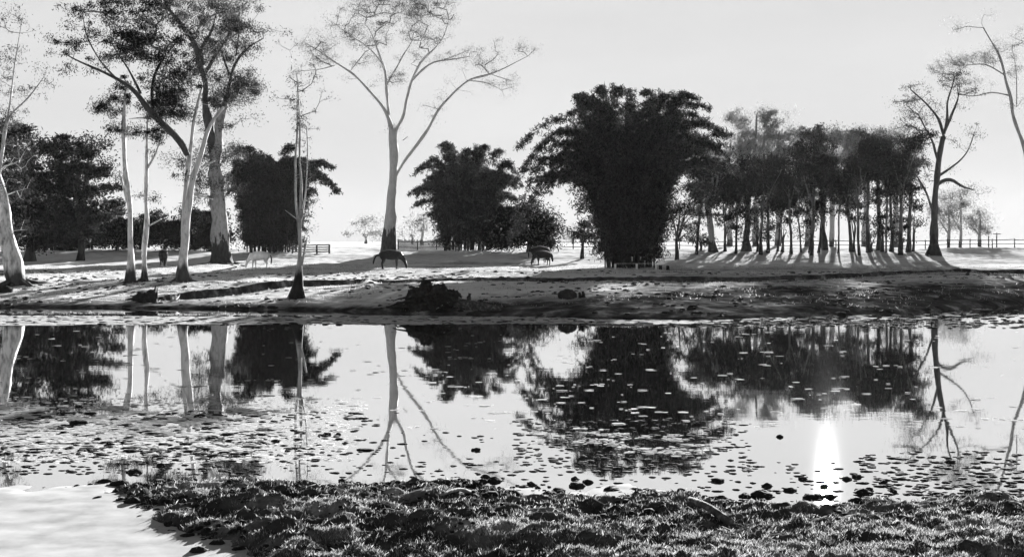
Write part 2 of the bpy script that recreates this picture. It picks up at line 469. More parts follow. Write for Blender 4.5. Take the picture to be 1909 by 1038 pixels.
# ------------------------------------------------------------------ ground and water
def build_ground():
    rows = []
    y = -25.0
    while y < 1200:
        rows.append(y)
        if y < 8: s = 1.0
        elif y < 17: s = 0.045
        elif y < 44: s = 1.5
        elif y < 84: s = 0.17
        elif y < 130: s = 0.35
        else: s = 0.35 + (y - 130) * 0.06
        y += s
    rows = np.array(rows)
    t = np.linspace(-1, 1, 620)
    t = t * (0.55 + 0.45 * np.abs(t) ** 3)
    Y = rows[:, None] * np.ones((1, len(t)))
    X = (np.abs(rows[:, None]) + 3.5 + np.where(rows[:, None] < 8, 0, 0)) * t[None] * 1.15
    X = np.where(rows[:, None] < 5, (8.5 + 25 * np.clip((5 - rows[:, None]) / 30, 0, 1)) * t[None] * 1.15, X)
    Z = ground_z(X, Y)
    V = np.stack([X, Y, Z], -1).reshape(-1, 3)
    n, c = Y.shape
    i = np.arange(n - 1)[:, None]; j = np.arange(c - 1)[None]
    Q = np.stack([i * c + j, i * c + j + 1, (i + 1) * c + j + 1, (i + 1) * c + j], -1).reshape(-1, 4)
    b = Buf(); b.add(V, Q)
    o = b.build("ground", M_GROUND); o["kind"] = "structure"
    w = Buf(); w.add([[-400, 5.0, 0], [400, 5.0, 0], [400, 75, 0], [-400, 75, 0]], [[0, 1, 2, 3]])
    o = w.build("water", M_WATER, smooth=False); o["kind"] = "structure"
build_ground()

M_ADDED_SAND = rough_mat("added_pale_sand", [(0.3, 0.30), (0.5, 0.40), (0.7, 0.46)], 2.2, bump=0.25, bdist=0.02, rough=1.0)  # added sand flat, its pale tone stands in for the washed-out corner
for k_ in M_ADDED_SAND.node_tree.nodes:
    if k_.type == 'BSDF_PRINCIPLED': k_.inputs['Specular IOR Level'].default_value = 0.0; k_.inputs['IOR'].default_value = 1.0
def build_added_sand():
    xs = np.linspace(-16, 2.2, 240); ys = np.linspace(6.5, 15.6, 150)
    Xg, Yg = np.meshgrid(xs, ys)
    e = 14.75 - Yg + 0.8 * (fbm(Xg * .5, Yg * .5, 511, 3) - .5) + 1.1 * (fbm(Xg * 2.2, Yg * 1.1, 515, 4) - .5)
    Z = 0.028 * np.clip(e / 0.5, -1, 1) + 0.030 * (fbm(Xg * 1.6, Yg * 2.0, 521, 4) - .5) + 0.004 * (fbm(Xg * 9, Yg * 9, 523, 2) - .5)
    V = np.stack([Xg, Yg, Z], -1).reshape(-1, 3); n, c = Xg.shape
    i = np.arange(n - 1)[:, None]; j = np.arange(c - 1)[None]
    Q = np.stack([i * c + j, i * c + j + 1, (i + 1) * c + j + 1, (i + 1) * c + j], -1).reshape(-1, 4)
    b = Buf(); b.add(V, Q); o = b.build("added_sand", M_ADDED_SAND); o["kind"] = "structure"
build_added_sand()

# ------------------------------------------------------------------ trees
def resample(poly, step):
    poly = np.asarray(poly, float)
    seg = np.linalg.norm(np.diff(poly[:, :3], axis=0), axis=1)
    s = np.concatenate([[0], np.cumsum(seg)])
    n = max(2, int(s[-1] / step) + 1)
    # smooth with a Catmull-Rom through the points
    u = np.linspace(0, s[-1], n)
    out = np.stack([np.interp(u, s, poly[:, k]) for k in range(4)], 1)
    k = np.array([0.25, 0.5, 0.25])
    for _ in range(3):
        inn = out[:-2] * k[0] + out[1:-1] * k[1] + out[2:] * k[2]
        out[1:-1, :3] = inn[:, :3]; out[1:-1, 3] = inn[:, 3]
    return out

def limb(D, pts, dd=0.0, bow=0.0):
    """pixel polyline (px, py, width_px) -> world polyline (x, y, z, radius); dd = how far its end leans in depth"""
    n = len(pts); out = []
    for i, p in enumerate(pts):
        t = i / max(1, n - 1)
        q = P(p[0], p[1], D)
        out.append([q[0], D + dd * t + bow * math.sin(t * math.pi), q[2], p[2] / FPX * D / 2])
    return np.array(out)

class Skeleton:
    def __init__(self):
        self.pos = []; self.par = []; self.cnt = []; self.cap = []; self.fixed = []
    def add_limb(self, L):
        prev = -1
        for q in L:
            self.pos.append(q[:3]); self.par.append(prev); self.cnt.append(0); self.cap.append(q[3]); self.fixed.append(True)
            prev = len(self.pos) - 1
    def grow(self, targets, step=0.7, up=0.8, bow=0.15):
        if len(targets) == 0: return
        N = np.array(self.pos)
        targets = np.asarray(targets)
        d = np.array([np.min(np.linalg.norm(N - t, axis=1)) for t in targets])
        for t in targets[np.argsort(d)]:
            N = np.array(self.pos)
            v = t - N
            cost = np.linalg.norm(v, axis=1) + up * np.clip(-v[:, 2], 0, None)
            k = int(np.argmin(cost)); a = N[k]
            L = np.linalg.norm(t - a); n = max(1, int(math.ceil(L / step)))
            off = rng.normal(size=3) * L * bow; off[2] = -abs(off[2]) * 0.6
            prev = k
            for i in range(1, n + 1):
                u = i / n
                q = a + (t - a) * u + off * math.sin(u * math.pi) * 0.6
                self.pos.append(q); self.par.append(prev); self.cnt.append(0); self.cap.append(9); self.fixed.append(False)
                prev = len(self.pos) - 1
            j = prev
            while j >= 0 and not self.fixed[j]:
                self.cnt[j] += 1; j = self.par[j]
            if j >= 0: self.cap[prev] = 9
    def mesh(self, buf, r0=0.012, power=0.5, rmax=0.12, sides=4):
        kids = {}
        for i, p in enumerate(self.par):
            if not self.fixed[i] and p >= 0: kids.setdefault(p, []).append(i)
        rad = [min(rmax, r0 * max(1, c) ** power) for c in self.cnt]
        started = [i for i in range(len(self.pos)) if not self.fixed[i] and (self.fixed[self.par[i]])]
        stack = [(self.par[i], i) for i in started]
        while stack:
            p, i = stack.pop()
            pts = [self.pos[p]]; rr = [min(rad[i] * 1.1, self.cap[p])]
            while True:
                pts.append(self.pos[i]); rr.append(rad[i])
                ks = kids.get(i, [])
                if not ks: break
                ks = sorted(ks, key=lambda k: -self.cnt[k])
                for k in ks[1:]: stack.append((i, k))
                i = ks[0]
            rr[-1] *= 0.5
            buf.tube(pts, rr, sides, cap=False)

def cluster_targets(D, clusters, dscale=1.0, per=9.0, dd=0.0):
    """clusters (px, py, rx, ry[, density]) -> clump centres"""
    out = []
    for c in clusters:
        px, py, rx, ry = c[:4]; den = c[4] if len(c) > 4 else 1.0
        area = math.pi * rx * ry * (D / FPX) ** 2
        n = max(2, int(area * den * per / 9.0))
        for _ in range(n):
            a = rng.uniform(0, 2 * math.pi); r = math.sqrt(rng.uniform())
            q = P(px + rx * r * math.cos(a), py + ry * r * math.sin(a), D)
            dep = rng.uniform(-1, 1) * min(rx, 45) / FPX * D * 0.85 * math.sqrt(max(0.05, 1 - r * r)) * dscale
            cd = c[5] if len(c) > 5 else 0.0
            out.append([q[0] * (D + dep * 0) / D, D + dep + dd + cd, q[2]])
    return np.array(out)

def make_tree(name, label, cat, base, D, limbs, clusters, bark, leafm, group=None, per=9, leaves_per=34, clump_r=0.45,
              leaf=(0.17, 0.05), droop=0.8, sides=12, lump=0.18, twig_r=0.012, rmax=0.10, dscale=1.0, roots=None, crown_flat=0.7, bow=0.15, boost=(3.2, 2.1), dark_limbs=(), tips=True, limb_w=1.0):
    """base = ground pixel or (x, y, z)"""
    B = np.array(base, float)
    per *= boost[0]; leaves_per *= boost[1]
    root = thing(name, B, label, cat, group)
    tb = Buf(); sk = Skeleton(); tipc = []
    for i, L in enumerate(limbs):
        dd = 0; bw = 0; pts = L
        if isinstance(L, tuple): pts, dd = L[0], L[1]
        W = limb(D, pts, dd)
        if i or limb_w < .7: W[:, 3] *= limb_w
        if i == 0:                                   # plant the foot in the ground
            W[:, 0] += (B[0] - W[0, 0]) * np.linspace(1, 0, len(W)) ** 2
            W[0, 2] = min(W[0, 2], B[2]) - 0.15
        W = resample(W, 0.45)
        L_ = np.arange(len(W)) * 0.45; amp = np.clip(W[:, 3] * 0.9, 0.03, 0.16) * np.clip(L_ / 2.0, 0, 1)
        for ax in (0, 1):
            W[:, ax] += amp * 2 * (vnoise(L_ * 0.55 + i * 7.3 + B[0], L_ * 0 + ax * 5.5, 77) - 0.5) * (1.0 if i else 0.6)
        W[:, 3] *= 1 + 0.22 * (vnoise(L_ * 0.8 + B[0] * 3, L_ * 0 + i, 78) - 0.5) * 2
        if i == 0:
            tb.tube(W[:, :3], np.maximum(W[:, 3], 0.012), sides, lump=lump, seed=i * 5 + int(B[0] * 3) % 50)
        else:
            lb = Buf(); lb.tube(W[:, :3], np.maximum(W[:, 3], 0.012), max(6, sides - 4), lump=lump, seed=i * 5 + int(B[0] * 3) % 50)
            lb.build("limb", M_DBARK if i in dark_limbs else bark, root, B)
            if tips and len(W) > 4:
                Lw = np.linalg.norm(W[-1, :3] - W[0, :3]); dv = (W[-1, :3] - W[-4, :3]); dv /= np.linalg.norm(dv) + 1e-6
                for _ in range(4):
                    tipc.append(W[-1, :3] + dv * rng.uniform(.2, .5) * min(Lw * .3, 1.6) + rng.normal(size=3) * min(Lw * .12, .5))
                for _ in range(int(Lw * 0.9)):
                    w_ = W[rng.integers(len(W) // 3, len(W))]
                    tipc.append(w_[:3] + rng.normal(size=3) * min(.6, Lw * .15) + np.array([0, 0, .25]))
        sk.add_limb(W)
    if roots:
        nr, rl, rr = roots
        for k in range(nr):
            a = k / nr * 2 * math.pi + rng.uniform(-.3, .3)
            L = rl * rng.uniform(.6, 1.3)
            pts = []
            for u in np.linspace(0.0, 1, 7):
                x = B[0] + math.cos(a) * (u * L); y = B[1] + math.sin(a) * u * L
                a += rng.uniform(-.15, .15)
                h = rr * 4.5 * (1 - u) ** 3
                pts.append([x, y, gz(x, y) + h - 0.04 * u])
            tb.tube(pts, rr * np.linspace(1.3, 0.3, 7), 7, lump=0.25, seed=k)
    T = cluster_targets(D, clusters, dscale, per) if len(clusters) else np.zeros((0, 3))
    tb.build("trunk", bark, root, B)
    cb = Buf()
    if tipc: T = np.concatenate([T.reshape(-1, 3), np.array(tipc)])
    sk.grow(T, bow=bow)
    if len(T):
        tw = Buf(); sk.mesh(tw, twig_r, 0.5, rmax)
        tv = tw.v; tf = tw.f
        n = leaves_per
        reps = np.maximum(3, (n * rng.uniform(0.35, 1.6, len(T)))).astype(int)
        C = np.repeat(T, reps, axis=0)
        sc = np.repeat(rng.uniform(0.45, 1.6, len(T)), reps)[:, None]
        off = rng.normal(size=C.shape) * clump_r * sc * np.array([1, 1, crown_flat])
        cb.leaves(C + off, leaf[0], leaf[1], droop)
        nl = sum(len(f) for f in cb.f)
        for f in tf: cb.f.append(f + cb.n)
        cb.v += tv
        cb.build("crown", leafm, root, B, smooth=False, mat2=bark, split=nl)
    return root

def at(px, py, lo=52.0):
    return np.array(hit(px, py, lo))

# --- left edge tree
B = at(32, 531)
make_tree("gum_tree", "leaning gum with wide dark roots cut by the left edge of the picture", "tree", B, B[1],
          [[(36, 531, 44), (30, 512, 34), (22, 480, 28), (12, 430, 22), (6, 380, 18), (-5, 330, 14), (-20, 280, 12)],
           ([(20, 470, 12), (4, 440, 11), (-14, 400, 9), (-40, 360, 8)], -1.5),
           [(-3, 330, 9), (6, 260, 7), (15, 212, 5), (45, 195, 3), (78, 150, 1.6)],
           [(8, 250, 5), (20, 190, 3.5), (26, 130, 2.4), (38, 62, 1.2)]],
          [(10, 110, 26, 24, .6), (45, 172, 28, 18, .5), (5, 225, 36, 26, .9), (8, 160, 24, 18, .7), (22, 290, 40, 30, .7), (30, 340, 36, 40, .5), (45, 410, 12, 22, .6), (0, 60, 20, 30, .4)],
          M_PALE, M_LEAF, roots=(9, 1.9, 0.11), per=22, leaves_per=26, clump_r=0.28, leaf=(0.13, 0.04))

# --- thin pair
B = at(243, 527)
make_tree("gum_tree", "slender white gum, the left of two thin stems growing from one dark mound", "tree", B, B[1],
          [[(243, 527, 20), (243, 512, 11), (244, 470, 10), (246, 430, 10), (240, 380, 9), (236, 330, 8), (231, 280, 7.5), (229, 240, 6.5), (233, 200, 5), (235, 165, 3)],
           [(237, 375, 5), (229, 350, 4), (222, 322, 2.5)],
           [(230, 250, 3.5), (215, 238, 3), (200, 232, 2)], [(232, 215, 3), (215, 200, 2.5), (190, 198, 1.6)]],
          [(203, 203, 26, 9), (228, 185, 22, 9), (213, 243, 22, 7), (248, 245, 18, 7), (188, 196, 12, 7), (238, 160, 12, 12, .6), (225, 325, 8, 8, .5)],
          M_PALE, M_LEAF_DK, per=45, leaves_per=48, clump_r=0.2, leaf=(0.13, 0.045), roots=(7, 0.8, 0.07))
B = at(266, 526)
make_tree("gum_tree", "slender white gum with low side branch, the right of two thin stems", "tree", B, B[1] + 0.2,
          [[(265, 526, 18), (268, 510, 10), (269, 450, 9), (272, 400, 8), (273, 340, 6.5), (273, 280, 5), (275, 225, 3.5), (277, 190, 2)],
           [(272, 424, 4), (285, 415, 3), (301, 408, 2)],
           [(274, 315, 4), (290, 292, 3), (300, 255, 2)], [(275, 220, 3.5), (262, 214, 3), (246, 216, 2.2), (240, 222, 1.5)]],
          [(276, 245, 20, 9), (262, 365, 9, 5), (280, 370, 8, 5), (298, 250, 14, 16, .7), (280, 205, 18, 12, .6)],
          M_PALE, M_LEAF_DK, per=40, leaves_per=42, clump_r=0.2, leaf=(0.13, 0.045), roots=(7, 0.7, 0.06))

# --- forked white gum
B = at(342, 525)
make_tree("gum_tree", "white gum forking low into two stems under a broad ragged dark crown", "tree", B, B[1],
          [[(341, 526, 40), (341, 512, 23), (342, 480, 19), (344, 440, 17), (347, 405, 16), (358, 350, 12), (368, 310, 10.5), (378, 260, 9), (388, 235, 7.5), (405, 212, 6), (416, 200, 5)],
           ([(343, 440, 12), (345, 385, 10), (348, 330, 9), (352, 275, 8), (353, 240, 6.5), (358, 200, 5), (368, 160, 3)], 0.8),
           ([(350, 290, 10), (346, 272, 12), (332, 254, 12), (308, 230, 12), (285, 205, 11), (265, 176, 9), (245, 160, 7), (215, 145, 5.5), (180, 128, 4), (152, 118, 3), (138, 108, 1.8)], -1.2),
           ([(285, 205, 8), (278, 170, 7), (283, 130, 5.5), (300, 95, 4), (322, 60, 3)], 1.5),
           ([(262, 174, 5), (235, 130, 4), (205, 95, 3), (180, 60, 2)], 2.0),
           ([(215, 145, 4), (180, 110, 3), (155, 60, 2), (150, 20, 1.4)], 0.4),
           [(378, 310, 4), (400, 300, 3)], [(362, 362, 4), (372, 360, 3.2), (384, 364, 2.6), (397, 372, 1.8)]],
          [(235, 75, 30, 20), (270, 70, 34, 34, 1.1), (300, 100, 30, 28, .9), (240, 98, 28, 18), (325, 160, 34, 28, 1.2), (308, 190, 30, 24, 1.2), (288, 150, 24, 18, .9),
           (345, 120, 24, 24, .8), (150, 55, 36, 28, .28), (130, 75, 16, 14, .6), (178, 20, 36, 18, .35), (205, 15, 20, 15, .7), (280, 20, 30, 20, .7), (235, 35, 34, 15, .4),
           (335, 210, 30, 14, 1.0), (345, 60, 26, 24, .6), (210, 160, 18, 5, .8), (300, 215, 26, 12, .8), (260, 0, 60, 20, .5), (190, 120, 40, 20, .15)],
          M_PALE2, M_LEAF_BK, per=30, leaves_per=44, clump_r=0.22, leaf=(0.14, 0.05), roots=(9, 1.1, 0.09), rmax=0.07, dark_limbs=(2, 3, 4, 5))

# --- thick old gum behind it
B = at(413, 492)
make_tree("gum_tree", "massive old gum with streaked grey trunk just left of the white horse", "tree", B, B[1],
          [[(414, 493, 56), (412, 480, 40), (410, 430, 33), (407, 390, 29), (404, 340, 26), (402, 290, 22), (407, 240, 17), (415, 212, 12), (420, 190, 8)],
           ([(402, 300, 16), (392, 240, 15), (388, 190, 14), (380, 140, 12), (374, 105, 11), (362, 72, 9), (342, 46, 7), (324, 20, 5), (312, -12, 3)], -2),
           ([(410, 225, 12), (424, 180, 8), (430, 130, 6), (442, 102, 4.5), (464, 80, 3), (486, 68, 1.8)], 1),
           ([(380, 140, 7), (400, 100, 6), (415, 60, 5), (430, 15, 3)], 3),
           ([(378, 120, 7), (370, 85, 6), (385, 50, 4), (390, 0, 3)], 3),
           ([(428, 140, 5), (410, 110, 4), (395, 75, 3)], 3),
           ([(440, 104, 3), (455, 60, 2.5), (462, 25, 1.6)], -3)],
          [(440, 163, 42, 30, 1.3), (405, 185, 30, 26, 1.0), (455, 150, 25, 20, 1.0), (430, 238, 22, 12, .6), (350, 22, 56, 20, .7), (400, 30, 56, 28, .8), (440, 60, 46, 28, .6), (425, 95, 46, 20, .6),
           (464, 62, 24, 24, .45), (380, 85, 36, 34, .6), (385, 130, 24, 24, .8), (330, -5, 60, 14, .6), (440, 5, 50, 22, .4), (460, 222, 14, 8, .3),
           (386, 285, 26, 20, 1.0), (430, 285, 28, 16, 1.2), (424, 350, 20, 26, .8), (384, 372, 20, 11, .8), (330, 300, 18, 16, .9), (366, 330, 10, 30, .8), (398, 330, 30, 26, .7)],
          M_THICK, M_LEAF, per=12, leaves_per=48, dark_limbs=(1, 2, 3, 4, 5, 6), clump_r=0.40, leaf=(0.19, 0.065), roots=(9, 2.2, 0.15), rmax=0.10, twig_r=0.015)

# --- buttressed thin tree on the shore
B = at(553, 556)
r_ = make_tree("gum_tree", "thin many stemmed gum rising from a black conical root mound at the shore", "tree", B, B[1],
          [[(553, 562, 56), (554, 550, 42), (556, 536, 26), (558, 520, 14), (559, 500, 10), (560, 470, 9), (559, 440, 8.5), (557, 415, 8)],
           ([(557, 425, 6), (551, 380, 5), (550, 330, 5), (548, 290, 4.2), (553, 240, 3), (550, 200, 2), (551, 160, 1.4)], .5),
           ([(559, 425, 6), (563, 380, 5), (562, 330, 4.5), (560, 290, 4), (563, 240, 3), (560, 190, 2), (555, 140, 1.2)], -.4),
           ([(559, 420, 5), (569, 370, 4), (572, 320, 3.2), (574, 280, 2.6), (570, 235, 1.6)], .2),
           ([(561, 495, 6), (568, 478, 6), (573, 462, 5), (572, 450, 4)], 0), [(553, 408, 2), (540, 395, 1.5), (532, 392, 1)]],
          [(550, 190, 13, 9), (555, 215, 13, 14, .9), (563, 240, 13, 14, .9), (565, 268, 11, 14, .9), (552, 150, 14, 14, .45), (580, 395, 9, 28, .8), (574, 430, 10, 9, .9), (574, 325, 9, 34, .6), (545, 185, 16, 6)],
          M_FLARE, M_LEAF, per=40, leaves_per=16, clump_r=0.17, leaf=(0.12, 0.035), roots=(13, 0.62, 0.10), lump=0.3)

# --- the tall spreading gum
B = at(725, 477)
make_tree("gum_tree", "tallest gum, pale straight trunk spreading into a wide thin crown in the open field", "tree", B, B[1],
          [[(724, 478, 42), (724, 462, 29), (726, 440, 22), (728, 400, 19.5), (730, 350, 18), (733, 300, 16.5), (734, 262, 15), (733, 240, 12)],
           ([(733, 252, 11), (725, 215, 9.5), (717, 198, 8), (704, 184, 7), (689, 170, 6.5), (668, 147, 6), (648, 132, 5), (625, 118, 4), (600, 100, 2.6), (578, 88, 1.4)], -1.5),
           ([(724, 215, 7.5), (722, 180, 7), (721, 145, 6), (712, 118, 5), (702, 88, 4), (690, 55, 3), (676, 38, 2)], 1.5),
           ([(721, 158, 5.5), (736, 125, 4.5), (749, 94, 4), (763, 71, 3), (768, 30, 2)], 4),
           ([(735, 250, 10), (746, 229, 8), (756, 195, 7), (763, 165, 6), (770, 142, 6), (787, 105, 5), (803, 91, 4), (824, 66, 2.6), (835, 30, 1.6)], 2),
           ([(769, 150, 5), (790, 128, 5), (810, 118, 4), (850, 115, 3), (875, 112, 1.6)], -2),
           ([(737, 330, 6), (753, 298, 6.5), (780, 264, 6.5), (797, 239, 6.5), (810, 212, 6.5), (830, 185, 6), (851, 162, 5.5), (874, 142, 5), (905, 135, 4.2), (932, 125, 3.4), (955, 111, 2.4), (984, 96, 1.4)], 3),
           ([(871, 150, 3), (905, 148, 2.4), (935, 158, 1.5)], 4), ([(911, 137, 2.4), (930, 140, 2), (956, 143, 1.2)], 3),
           ([(625, 122, 3), (600, 133, 2.4), (570, 138, 1.4)], -2), ([(652, 135, 3), (665, 126, 2.6), (690, 105, 2)], -3),
           ([(712, 118, 3), (690, 90, 2.6), (655, 70, 2), (630, 50, 1.3)], -1), ([(751, 262, 2.6), (760, 255, 2)], 0)],
          [(585, 92, 28, 20, .5), (606, 112, 28, 12, .7), (640, 68, 44, 22, .42), (660, 30, 40, 24, .35), (740, 12, 78, 20, .7), (692, 62, 38, 24, .35), (765, 40, 40, 28, .45), (800, 65, 46, 16, .5),
           (830, 22, 28, 22, .35), (722, 62, 36, 22, .3), (742, 145, 18, 12, 1.1), (845, 100, 28, 12, .25), (887, 105, 22, 18, .5), (950, 82, 34, 22, .25), (908, 122, 24, 10, .5), (795, 196, 11, 6, .5),
           (735, 238, 11, 5, .9), (700, 110, 30, 18, .2), (790, 100, 24, 14, .4), (664, 116, 10, 6, .5), (790, 0, 60, 16, .7), (690, 0, 50, 14, .5), (600, 60, 16, 16, .2), (770, 20, 40, 14, .8)],
          M_BIG, M_LEAF_LT, per=20, leaves_per=26, clump_r=0.36, leaf=(0.17, 0.05), bow=0.06, roots=(10, 1.5, 0.20), rmax=0.08, twig_r=0.018, limb_w=.78)

# --- tree on the right
B = at(1740, 476)
make_tree("gum_tree", "dark lone tree with a bare crooked right branch in front of the right grove", "tree", B, B[1],
          [[(1740, 477, 28), (1741, 464, 17), (1742, 420, 14), (1743, 380, 13), (1745, 340, 12), (1752, 290, 10), (1760, 255, 8)],
           ([(1760, 257, 6), (1757, 235, 5.5), (1741, 205, 4.5), (1722, 182, 3), (1705, 165, 2)], 1),
           ([(1760, 250, 5), (1762, 225, 5), (1761, 195, 4), (1768, 160, 2.5)], -1),
           ([(1761, 245, 5), (1780, 208, 4.5), (1794, 187, 3.4), (1801, 160, 2)], 1.5),
           ([(1750, 305, 5), (1736, 267, 4), (1722, 241, 3), (1705, 215, 2)], -1),
           ([(1744, 348, 7), (1764, 331, 6), (1780, 337, 4.5), (1792, 348, 4), (1802, 351, 3), (1815, 354, 2)], 0),
           ([(1747, 330, 4.5), (1775, 312, 3.6), (1800, 296, 2.4), (1815, 268, 2), (1824, 245, 1.4)], 1),
           ([(1742, 400, 5), (1726, 362, 4), (1706, 330, 3), (1690, 310, 2)], -1)],
          [(1690, 192, 24, 16, .7), (1710, 228, 24, 18, .6), (1680, 235, 18, 10, .6), (1722, 258, 18, 16, .6), (1772, 150, 28, 14, .7), (1802, 165, 22, 12, .9), (1722, 165, 14, 12, .5), (1688, 215, 20, 10, .6),
           (1740, 200, 20, 12, .3), (1720, 320, 20, 22, .6), (1705, 290, 16, 16, .8), (1822, 252, 5, 12, .6), (1765, 262, 14, 8, .4)],
          M_DBARK, M_LEAF, per=20, leaves_per=20, clump_r=0.32, leaf=(0.18, 0.05), roots=(7, 1.2, 0.10), twig_r=0.016)
# --- far right pale tree
B = np.array([(1935 - CX) / FPX * 122, 122, 0]); B[2] = gz(B[0], B[1])
make_tree("gum_tree", "faint pale gum leaning in over the top right corner of the picture", "tree", B, 122.,
          [[(1935, 470, 20), (1928, 400, 16), (1908, 270, 12), (1892, 225, 10), (1877, 155, 8), (1862, 100, 6), (1848, 78, 4), (1833, 52, 3)],
           ([(1880, 178, 5), (1850, 170, 4), (1820, 180, 3), (1790, 172, 2)], 1), ([(1872, 140, 4.5), (1835, 120, 3.5), (1790, 125, 2)], -1),
           ([(1895, 200, 4), (1900, 150, 3), (1898, 100, 2)], 1)],
          [(1762, 125, 34, 15, 1), (1800, 108, 40, 14, 1), (1842, 105, 30, 14, .9), (1800, 148, 30, 10, .7), (1868, 80, 22, 18, .5), (1892, 130, 13, 30, .8), (1800, 50, 20, 7, .8), (1840, 28, 18, 10, .4), (1780, 45, 8, 6, .8),
           (1885, 190, 20, 12, .5), (1900, 60, 12, 24, .6)],
          M_LBARK, M_LEAF_HZ, per=12, leaves_per=34, clump_r=0.42, leaf=(0.2, 0.06), twig_r=0.014, limb_w=.6)

# --- dense dark trees on the left
def dense(label, px, D, tw, clusters, leafm=M_LEAF_DK, name="shade_tree", cat="tree", bark=M_DBARK, base_py=None, per=14, lp=150, cr=0.46, leaf=(0.34, 0.13), group=None, fork=None):
    x = (px - CX) / FPX * D
    Bq = np.array([x, D, gz(x, D)])
    by = HZ - (Bq[2] - H) * FPX / D
    top = min(c[1] for c in clusters)
    mid = by - (by - top) * 0.55
    L = [[(px, by + 1, tw * 1.5), (px + 1, by - 12, tw), (px + rng.uniform(-5, 5), (by + mid) / 2, tw * .8), (px + rng.uniform(-8, 8), mid, tw * .6), (px + rng.uniform(-8, 8), top + 20, tw * .3)]]
    for c in clusters[:5]:
        L.append(([(px, (by + mid) / 2, tw * .5), ((px + c[0]) / 2 + rng.uniform(-4, 4), (mid + c[1]) / 2 + 4, tw * .35), (c[0], c[1], tw * .18)], rng.uniform(-1.5, 1.5)))
    return make_tree(name, label, cat, Bq, D, L, clusters, bark, leafm, group, per=per, leaves_per=lp, clump_r=cr, leaf=leaf, droop=0.4, sides=8, twig_r=0.02, boost=(1, 1), crown_flat=.5, tips=False)

dense("broad black crowned shade tree behind the leaning gum at the left edge", 55, 104, 16,
      [(30, 262, 46, 26), (62, 300, 56, 36), (30, 340, 60, 40), (20, 400, 56, 40), (70, 372, 50, 40), (80, 425, 50, 30), (-30, 330, 60, 60), (100, 262, 20, 12, .8), (40, 445, 60, 22), (0, 250, 40, 26)])
dense("dark layered shade tree with ragged right side left of the thin white pair", 150, 106, 14,
      [(130, 290, 36, 30), (170, 302, 28, 22), (178, 272, 16, 12, .8), (160, 262, 12, 8, .8), (140, 335, 46, 28), (185, 365, 36, 18, .9), (214, 352, 20, 10, .5), (130, 385, 46, 26), (188, 325, 16, 8, .6), (210, 378, 18, 6, .4), (110, 330, 40, 40), (205, 312, 12, 8, .5), (130, 425, 50, 34), (160, 400, 46, 30)])
for i, (px, py, rx, ry, lb) in enumerate([
        (110, 437, 45, 31, "low black bush under the shade trees at far left"),
        (172, 430, 39, 33, "round dark bush behind the field, first left of the thin white pair"),
        (218, 426, 35, 35, "dark bush seen left of the thin white stems"),
        (262, 430, 35, 35, "dark bush seen between the thin white pair and behind them"),
        (306, 428, 35, 35, "dark bush between the thin pair and the forked white gum"),
        (362, 426, 35, 39, "dark bush behind the forked white gum"),
        (395, 430, 31, 39, "dark bush directly behind the massive old gum trunk")]):
    dense(lb, px, 122 + (i % 2) * 3, 5, [(px, py, rx, ry), (px, py + 10, rx, ry * .7)], name="bush", cat="bush", per=12, lp=230, cr=0.5, group="dark bushes along the back of the field")

